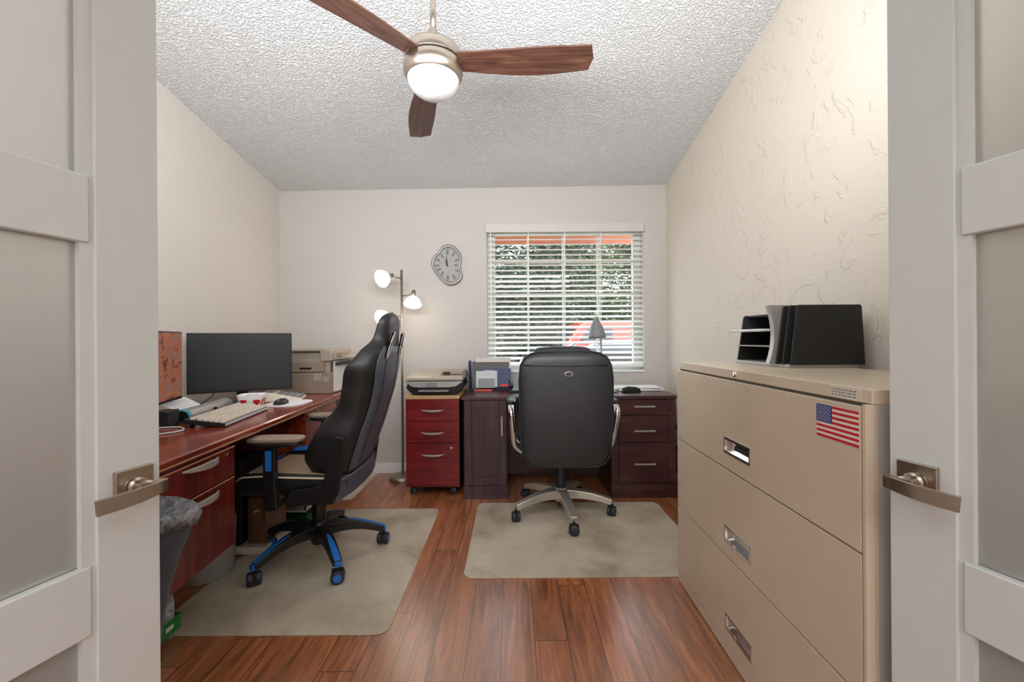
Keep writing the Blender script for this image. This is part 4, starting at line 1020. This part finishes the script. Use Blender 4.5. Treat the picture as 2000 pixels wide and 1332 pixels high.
# chrome loop arms
for s_ in (-1, 1):
    pts = [(s_*0.25, 0.12, 0.43), (s_*0.285, 0.10, 0.46), (s_*0.305, 0.06, 0.56), (s_*0.315, 0.02, 0.66), (s_*0.320, -0.06, 0.722), (s_*0.322, -0.16, 0.722), (s_*0.320, -0.215, 0.69), (s_*0.310, -0.20, 0.60), (s_*0.300, -0.14, 0.48), (s_*0.25, -0.10, 0.425)]
    c = [Vector(p) for p in pts]; out = []
    for i in range(len(c)-1):
        p0, p1, p2, p3 = c[max(0, i-1)], c[i], c[i+1], c[min(len(c)-1, i+2)]
        for k in range(5):
            t = k/5; out.append(0.5*((2*p1)+(p2-p0)*t+(2*p0-5*p1+4*p2-p3)*t*t+(3*p1-p0-3*p2+p3)*t**3))
    out.append(c[-1])
    ar = MB().tube(out, 0.0195, 14).build('armrest', 'chrome', ec, smooth=True)
    MB().loft([ring(s_*0.320, -0.055, z, a, b, 24, 2.8) for z, a, b in ((0.728, 0.02, 0.11), (0.733, 0.032, 0.125), (0.750, 0.034, 0.127), (0.760, 0.022, 0.11))]).build('arm_pad', 'black', ar, smooth=True, sub=1)

# ------------------------------------------------------------------ gaming chair (local +x = forward)
GA = R(181)
gc = thing('gaming_chair', 'black racing style gaming chair with blue trimmed star base', 'gaming chair', (-1.03, 2.2, ZM), GA)
for a in (21, 93, 165, 237, 309):
    al = R(a)-GA
    lg = star_leg(gc, al, 0.325, 0.135, 0.085, 0.062, 0.042, 0.062, 0.03, 'black', arch=0.022)
    d = Vector((math.cos(al), math.sin(al), 0)); pts = []
    for i in range(7):
        t = 0.42+0.58*i/6; r = 0.025+0.30*t; z = 0.135+(0.085-0.135)*t**1.25+0.022*math.sin(PI*t)+(0.062+(0.03-0.062)*t)/2+0.0012
        pts.append(d*r+Vector((0, 0, z)))
    MB().strip(pts, [0.006, 0.016, 0.022, 0.026, 0.029, 0.030, 0.028], 0.004).build('leg_inlay', 'blue', lg, bevel=0.001)
    MB().obox(d*0.334+Vector((0, 0, 0.086)), 0.012, 0.036, 0.026, rz(al)).build('leg_tip', 'blue', lg, bevel=0.004)
    caster(lg, (d.x*0.325, d.y*0.325, 0), 0.031, world=False, yaw=al+1.2, w=0.026, hub='blue')
MB().lathe([(0.0, 0.06), (0.034, 0.065), (0.045, 0.10), (0.045, 0.175), (0.034, 0.19), (0.0, 0.19)], n=28).build('hub', 'black', gc, smooth=True, bevel=0.003)
MB().lathe([(0.034, 0.18), (0.034, 0.30), (0.031, 0.305), (0.031, 0.345), (0, 0.345)]).build('gas_lift', 'black', gc, smooth=True, bevel=0.002)
MB().box(-0.15, 0.13, -0.10, 0.10, 0.335, 0.375).build('tilt_mechanism', 'black', gc, bevel=0.006)
# seat
def seatsec(x, zt, hw, dip, th=0.10):
    return [(x, -hw, zt-th*0.5), (x, -hw, zt-0.02), (x, -hw*0.96, zt+0.004), (x, -hw*0.8, zt+0.006), (x, -hw*0.62, zt-dip), (x, 0, zt-dip-0.006), (x, hw*0.62, zt-dip), (x, hw*0.8, zt+0.006), (x, hw*0.96, zt+0.004), (x, hw, zt-0.02), (x, hw, zt-th*0.5), (x, hw*0.9, zt-th), (x, 0, zt-th-0.005), (x, -hw*0.9, zt-th)]
secs = [seatsec(-0.235, 0.475, 0.215, 0.02, 0.09), seatsec(-0.22, 0.485, 0.235, 0.025), seatsec(-0.12, 0.495, 0.255, 0.03), seatsec(0.02, 0.505, 0.265, 0.035, 0.12), seatsec(0.15, 0.512, 0.27, 0.03, 0.13), seatsec(0.24, 0.505, 0.265, 0.015, 0.13), seatsec(0.275, 0.485, 0.255, 0.008, 0.11), seatsec(0.285, 0.455, 0.24, 0.004, 0.07)]
seat = MB().loft(secs).build('seat', 'leather_shiny', gc, smooth=True, sub=1)
# seat centre panel, its tan paints lamp glare on the black seat
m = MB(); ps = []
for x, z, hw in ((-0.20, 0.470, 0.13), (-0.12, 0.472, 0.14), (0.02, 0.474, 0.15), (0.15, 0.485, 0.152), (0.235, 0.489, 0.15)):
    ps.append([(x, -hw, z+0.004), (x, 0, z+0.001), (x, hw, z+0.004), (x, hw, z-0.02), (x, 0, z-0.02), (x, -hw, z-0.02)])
m.loft(ps); m.build('seat_panel', 'seat_glare_tan', seat, smooth=False, bevel=0.003)
for s_ in (-1, 1):
    MB().tube([(-0.20, s_*0.243, 0.478), (-0.12, s_*0.256, 0.487), (0.02, s_*0.266, 0.495), (0.15, s_*0.268, 0.503), (0.24, s_*0.262, 0.497), (0.275, s_*0.248, 0.475)], 0.0045, 8).build('piping', 'cream', seat, smooth=True)
    m = MB(); m.strip([(-0.18, s_*0.185, 0.487), (-0.05, s_*0.20, 0.503), (0.1, s_*0.205, 0.514), (0.22, s_*0.203, 0.511)], 0.075, 0.012); m.build('side_bolster', 'seat_glare_tan' if s_ > 0 else 'blue', seat, bevel=0.005)  # tan bolster carries the same painted lamp glare, the blue one is real trim
MB().strip([(0.283, -0.22, 0.47), (0.29, 0, 0.472), (0.283, 0.22, 0.47)], 0.008, 0.02).build('front_trim', 'blue', seat, bevel=0.002)
# backrest loft
def key_interp(tab, t):
    for (a, va), (b, vb) in zip(tab, tab[1:]):
        if a <= t <= b:
            u = (t-a)/(b-a); u = u*u*(3-2*u); return va+(vb-va)*u
    return tab[-1][1]
W_ = [(0, 0.15), (0.05, 0.215), (0.15, 0.25), (0.30, 0.262), (0.42, 0.245), (0.55, 0.255), (0.68, 0.275), (0.76, 0.24), (0.83, 0.15), (0.90, 0.142), (0.96, 0.135), (0.99, 0.105), (1, 0.06)]
B_ = [(0, 0.02), (0.06, 0.10), (0.18, 0.165), (0.32, 0.14), (0.48, 0.075), (0.66, 0.085), (0.76, 0.05), (0.84, 0.02), (0.95, 0.02), (1, 0.0)]
T_ = [(0, 0.03), (0.1, 0.065), (0.5, 0.075), (0.8, 0.055), (0.95, 0.04), (1, 0.015)]
secs = []
for i in range(33):
    t = i/32; w_ = key_interp(W_, t); b_ = key_interp(B_, t); th = key_interp(T_, t)
    xc = -0.145-0.245*t; z = 0.415+0.865*t
    xc += -0.012*math.sin(PI*t*1.0)
    half = [(-th, 0), (-th, 0.45*w_), (-th*0.85, 0.8*w_), (-th*0.35, 0.97*w_), (b_*0.5, 1.0*w_), (b_*0.95, 0.985*w_), (b_, 0.9*w_), (b_*0.7+0.006, 0.76*w_), (0.018, 0.58*w_), (0.012, 0.3*w_), (0.012, 0)]
    pts = [(xc+p[0], p[1], z+p[0]*0.12) for p in half]+[(xc+p[0], -p[1], z+p[0]*0.12) for p in half[-2:0:-1]]
    secs.append(pts)
bk = MB().loft(secs).build('backrest', 'leather_shiny', gc, smooth=True, sub=1)
# rear shell panel (lighter charcoal) with seams
def axis(t): return -0.145-0.245*t-0.012*math.sin(PI*t), 0.415+0.865*t
m = MB(); ss = []
for i in range(17):
    t = 0.08+0.72*i/16; x_, z_ = axis(t); w_ = key_interp(W_, t)*0.80; th = key_interp(T_, t)
    ss.append([(x_-th+0.008, -w_, z_-0.006), (x_-th-0.004, -w_*0.5, z_-0.006), (x_-th-0.006, 0, z_-0.006), (x_-th-0.004, w_*0.5, z_-0.006), (x_-th+0.008, w_, z_-0.006), (x_-th+0.012, w_, z_), (x_-th+0.01, 0, z_), (x_-th+0.01, -w_, z_)])
m.loft(ss); m.build('rear_panel', 'leather_grey', bk, smooth=True)
for s_ in (-1, 1):
    pts = []
    for i in range(13):
        t = 0.08+0.66*i/12; x_, z_ = axis(t); w_ = key_interp(W_, t)
        pts.append((x_-key_interp(T_, t)-0.005, s_*w_*(0.42), z_))
    MB().tube(pts, 0.003, 6).build('seam', 'black', bk, smooth=True)
    x_, z_ = axis(0.80)
    th = key_interp(T_, 0.8)
    M_ = Matrix.Rotation(R(-15), 3, 'Y') @ Matrix.Rotation(s_*R(14), 3, 'X')
    MB().obox((x_-th-0.006, s_*0.105, z_), 0.012, 0.032, 0.14, M_).build('harness_slot', 'black', bk, bevel=0.008)
    c = Vector((x_-th-0.012, s_*0.105, z_)); lp_ = []
    for k in range(25):
        a = 2*PI*k/24; lp_.append(c+M_ @ Vector((0, 0.017*math.cos(a), 0.072*math.sin(a))))
    MB().tube(lp_, 0.0035, 6).build('slot_bezel', 'silver', bk, smooth=True)
# reclining brackets
for s_ in (-1, 1):
    y = s_*0.275
    m = MB().prism([(0.04, 0.385), (0.0, 0.44), (-0.09, 0.45), (-0.145, 0.47), (-0.185, 0.67), (-0.202, 0.69), (-0.24, 0.685), (-0.25, 0.66), (-0.215, 0.42), (-0.19, 0.375), (0.01, 0.37)], 'Y', y-0.012, y+0.012)
    m.build('recliner_bracket', 'black', gc, bevel=0.005)
MB().strip([(-0.205, 0.285, 0.43), (-0.232, 0.15, 0.432), (-0.240, 0, 0.432), (-0.232, -0.15, 0.432), (-0.205, -0.285, 0.43)], 0.012, 0.095).build('rear_cover', 'leather_grey', gc, bevel=0.006)
MB().lathe([(0, -0.012), (0.03, -0.012), (0.03, 0.012), (0, 0.012)], (-0.18, -0.30, 0.50), 20, Matrix.Rotation(R(90), 3, 'X')).build('recline_knob', 'black', gc, bevel=0.002)
# armrests
for s_ in (-1, 1):
    y = s_*0.30
    ap = MB().tube([(0.06, s_*0.20, 0.37), (0.075, y-0.0, 0.372)], 0.014, 10).strip([(0.075, y, 0.36), (0.085, y, 0.47), (0.085, y, 0.66)], [0.036, 0.034, 0.034], 0.055, up=(1, 0, 0)).build('armrest', 'black', gc, bevel=0.006)
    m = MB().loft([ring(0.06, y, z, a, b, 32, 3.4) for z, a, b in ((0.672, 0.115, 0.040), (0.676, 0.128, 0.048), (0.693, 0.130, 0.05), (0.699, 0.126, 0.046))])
    m.build('arm_pad', 'taupe', ap, smooth=True, sub=1)  # taupe here paints lamp glare on the black pad top
    MB().loft([ring(0.06, y, z, a, b, 32, 3.4) for z, a, b in ((0.655, 0.105, 0.034), (0.660, 0.118, 0.042), (0.674, 0.118, 0.042))]).build('pad_base', 'black', ap, smooth=True)
    MB().obox((0.085, y+s_*0.0185, 0.59), 0.028, 0.004, 0.095).build('blue_insert', 'blue', ap, bevel=0.003)

# ------------------------------------------------------------------ outside
out = struct('lawn', MB().box(-25, 30, YB+0.2, 60, -0.35, -0.25), 'grass', 'green lawn outside the window', 'lawn')
struct('driveway', MB().box(-1, 9, 7.0, 16, -0.25, -0.235), 'asphalt', 'pale concrete driveway outside', 'driveway')
m = MB().box(-6, 6, YB+0.16, YB+0.75, 2.27, 2.31).box(-6, 6, YB+0.75, YB+0.78, 2.12, 2.38)
struct('roof_eave', m, 'salmon', 'salmon painted roof eave above the window', 'eave')
def tree(name, label, x, y, zc, rx, ry, rz_, n, mat, trunk=True, seed=1, leaf=0.14, gap=0.16):
    random.seed(seed)
    o = thing(name, label, 'tree' if trunk else 'hedge', (x, y, -0.25))
    if trunk:
        m = MB()
        m.tube([(0, 0, 0), (0.05, 0.03, 1.0), (-0.05, 0, 2.0), (0.1, 0.05, zc+0.25+rz_*0.4)], [0.16, 0.13, 0.10, 0.04], 10)
        for k in range(6):
            a = random.uniform(0, 2*PI); z_ = random.uniform(1.3, 2.2); m.tube([(0, 0, z_), (math.cos(a)*rx*0.35, math.sin(a)*ry*0.35, z_+0.6), (math.cos(a)*rx*0.75, math.sin(a)*ry*0.75, z_+1.3)], [0.06, 0.04, 0.015], 7)
        m.build('trunk', 'bark', o, smooth=True)
    m = MB(); zlo = 0.02
    cl = [(random.uniform(-1, 1)*rx*0.85, random.uniform(-1, 1)*ry*0.8, zc+0.25+random.uniform(-1, 1)*rz_) for _ in range(70)]
    for i in range(n):
        c = random.choice(cl); q = Vector((random.gauss(0, 1), random.gauss(0, 1), random.gauss(0, 0.8)))*rx*gap
        p = Vector(c)+q
        if p.z < zlo+leaf*0.5 or abs(p.y) > ry or abs(p.x) > rx: continue
        Rm = Matrix.Rotation(random.uniform(0, 2*PI), 3, 'Z') @ Matrix.Rotation(random.uniform(-1.3, 1.3), 3, 'X')
        L = leaf*random.uniform(0.6, 1.2)
        vs = [p+Rm @ Vector(v) for v in ((-L/2, 0, 0), (-L*0.1, L*0.27, L*0.05), (L/2, 0, 0), (-L*0.1, -L*0.27, L*0.05))]
        m.add(vs, [(0, 1, 2, 3)])
    fo = m.build('foliage', mat, o); fo['kind'] = 'stuff'
    return o
tree('broadleaf_tree', 'dark green tree outside filling the panes on the lamp side', 0.2, 12.5, 2.6, 2.2, 1.4, 1.9, 26000, 'leaf', True, 1, 0.15, 0.18)
tree('broadleaf_tree', 'olive green tree outside behind the middle panes', 3.1, 15.8, 3.3, 2.6, 1.5, 2.3, 24000, 'leaf2', True, 2, 0.18, 0.18)
tree('broadleaf_tree', 'sparse tree outside with sky showing through its crown', 6.5, 19.5, 4.6, 3.0, 1.7, 2.4, 9000, 'leaf', True, 3, 0.2)
tree('hedge_shrub', 'low dark hedge shrub at the foot of the nearest tree', -1.45, 9.6, 0.75, 1.2, 0.7, 0.75, 9000, 'leaf', False, 5, 0.09, 0.12)
tree('hedge_shrub', 'long green hedge across the street beyond the trees', 2.0, 23.5, 2.0, 9.0, 1.5, 2.1, 34000, 'leaf', False, 8, 0.32, 0.1)
def wheels(o, xs, w_, r):
    for a in xs:
        for s_ in (-1, 1):
            MB().lathe([(0, -0.1), (r*0.9, -0.1), (r, -0.06), (r, 0.06), (r*0.9, 0.1), (0, 0.1)], (a, s_*w_*0.93, r), 24, Matrix.Rotation(R(90), 3, 'X')).build('wheel', 'tyre', o, bevel=0.01)
def car(name, label, x, y, yaw, paint, sc=1.0):
    o = thing(name, label, 'car', (x, y, -0.235), yaw)
    w_ = 0.88*sc
    pr = [(-2.15, 0.35), (-2.2, 0.62), (-2.1, 0.80), (-1.2, 0.93), (-0.95, 0.95), (1.35, 0.97), (2.05, 0.90), (2.15, 0.65), (2.12, 0.35)]
    MB().prism([(a*sc, b*sc) for a, b in pr], 'Y', -w_, w_).build('body', paint, o, bevel=0.07, seg=3)
    def cab_(z, x0, x1, hw): return [(x0*sc, -hw*sc, z*sc), (x1*sc, -hw*sc, z*sc), (x1*sc, hw*sc, z*sc), (x0*sc, hw*sc, z*sc)]
    MB().loft([cab_(0.94, -1.1, 1.5, 0.82), cab_(1.36, -0.42, 1.0, 0.66)]).build('window_band', 'car_glass', o, bevel=0.03)
    MB().loft([cab_(1.345, -0.44, 1.02, 0.67), cab_(1.42, -0.25, 0.85, 0.58)]).build('roof', paint, o, bevel=0.03)
    m = MB()
    for s_ in (-1, 1):
        for a, b in (((-1.1, 0.94), (-0.42, 1.36)), ((0.25, 0.95), (0.22, 1.38)), ((1.5, 0.95), (1.0, 1.36))):
            m.tube([(a[0]*sc, s_*0.825*sc, a[1]*sc), (b[0]*sc, s_*0.665*sc, b[1]*sc)], 0.035*sc, 6)
    m.build('pillar_frame', paint, o)
    wheels(o, (-1.35*sc, 1.35*sc), w_, 0.33*sc)
    for s_ in (-1, 1):
        MB().obox((-2.14*sc, s_*0.6*sc, 0.7*sc), 0.08, 0.3, 0.12).build('headlight', 'offwhite', o, bevel=0.02)
        MB().obox((-0.75*sc, s_*0.93*sc, 0.98*sc), 0.12, 0.14, 0.1).build('side_mirror', paint, o, bevel=0.03)
def van(name, label, x, y, yaw, paint):
    o = thing(name, label, 'van', (x, y, -0.235), yaw)
    pr = [(-2.4, 0.35), (-2.42, 0.85), (-2.25, 1.02), (-1.75, 1.12), (-1.35, 1.66), (-1.2, 1.72), (2.2, 1.74), (2.3, 1.6), (2.35, 0.5), (2.3, 0.35)]
    MB().prism(pr, 'Y', -0.92, 0.92).build('body', paint, o, bevel=0.08, seg=3)
    for s_ in (-1, 1):
        MB().prism([(-1.5, 1.15), (-1.22, 1.56), (-0.72, 1.56), (-0.72, 1.15)], 'Y', s_*0.915, s_*0.93).build('side_window', 'car_glass', o, bevel=0.01)
        MB().box(-0.62, 1.9, min(s_*0.915, s_*0.925), max(s_*0.915, s_*0.925), 0.98, 1.02).build('side_moulding', 'matte_black', o)
        MB().box(1.2, 1.24, min(s_*0.915, s_*0.926), max(s_*0.915, s_*0.926), 0.5, 1.6).build('door_seam', 'matte_black', o)
        MB().obox((-1.45, s_*1.0, 1.15), 0.10, 0.16, 0.2).build('side_mirror', 'matte_black', o, bevel=0.03)
        MB().obox((-2.38, s_*0.65, 0.8), 0.1, 0.28, 0.16).build('headlight', 'offwhite', o, bevel=0.02)
    MB().obox((-1.56, 0, 1.4), 0.02, 1.5, 0.5, Matrix.Rotation(R(36), 3, 'Y')).build('windscreen', 'car_glass', o, bevel=0.02)
    wheels(o, (-1.5, 1.5), 0.92, 0.34)
van('parked_van', 'bright red van parked outside beyond the silver car', 2.65, 9.1, R(3), 'car_red')
car('parked_car', 'pale silver car parked closest to the window', 1.55, 6.7, R(4), 'car_silver', 0.95)

# ------------------------------------------------------------------ hall behind the camera
struct('wall_hall', MB().box(-2.6, 2.6, -2.72, -2.6, 0, 2.7).box(-2.72, -2.6, -2.72, -0.12, 0, 2.7).box(2.6, 2.72, -2.72, -0.12, 0, 2.7), 'wall', 'beige hall walls behind the doorway', 'wall')
struct('ceiling_hall', MB().box(-2.72, 2.72, -2.72, -0.12, 2.7, 2.8), 'ceiling', 'hall ceiling', 'ceiling')

# ------------------------------------------------------------------ light
def area(name, loc, rot, sx, sy, e, col=(1, 1, 1)):
    L = bpy.data.lights.new(name, 'AREA'); L.shape = 'RECTANGLE'; L.size = sx; L.size_y = sy; L.energy = e; L.color = col
    o = bpy.data.objects.new(name, L); COL.objects.link(o); o.location = loc; o.rotation_euler = rot; return o
area('added_hall_top_fill', (0, -1.3, 2.6), (0, 0, 0), 2.2, 1.4, 30, (1, 0.99, 0.98))  # added overhead fill behind the camera, brightens floor and doors
area('added_hall_fill', (0, -2.45, 1.35), (R(97), 0, 0), 3.6, 2.3, 13, (0.98, 0.99, 1.0))  # added fill panel behind the camera, in place of hall light
area('added_room_fill', (-0.3, 0.85, 2.02), (R(180-64), 0, 0), 2.4, 0.32, 47, (0.94, 0.97, 1.0))  # added fill above the view, brightens ceiling and far walls
sun = bpy.data.lights.new('sun', 'SUN'); sun.energy = 3.2; sun.angle = R(1.5); sun.color = (1, 0.95, 0.86)
so = bpy.data.objects.new('sun', sun); COL.objects.link(so); so.rotation_euler = (R(42), R(20), R(25))
wd = bpy.data.worlds.new('sky'); S.world = wd; wd.use_nodes = True
bg = wd.node_tree.nodes['Background']; bg.inputs[0].default_value = (0.80, 0.90, 1.0, 1); bg.inputs[1].default_value = 5.0

# ------------------------------------------------------------------ camera
cam = bpy.data.cameras.new('camera'); cam.sensor_width = 36; cam.lens = 36*810/2000; cam.shift_y = -0.002; cam.clip_start = 0.02
co = bpy.data.objects.new('camera', cam); COL.objects.link(co); co.location = (0, 0, 1.14); co.rotation_euler = (PI/2, 0.007, 0)
S.camera = co
S.view_settings.view_transform = 'Standard'; S.view_settings.look = 'None'; S.view_settings.exposure = 0.24; S.view_settings.gamma = 1.0
S.view_settings.use_curve_mapping = False
S.cycles.use_denoising = True
S.cycles.max_bounces = 10; S.cycles.diffuse_bounces = 5; S.cycles.transparent_max_bounces = 12
S.cycles.sample_clamp_indirect = 6.0
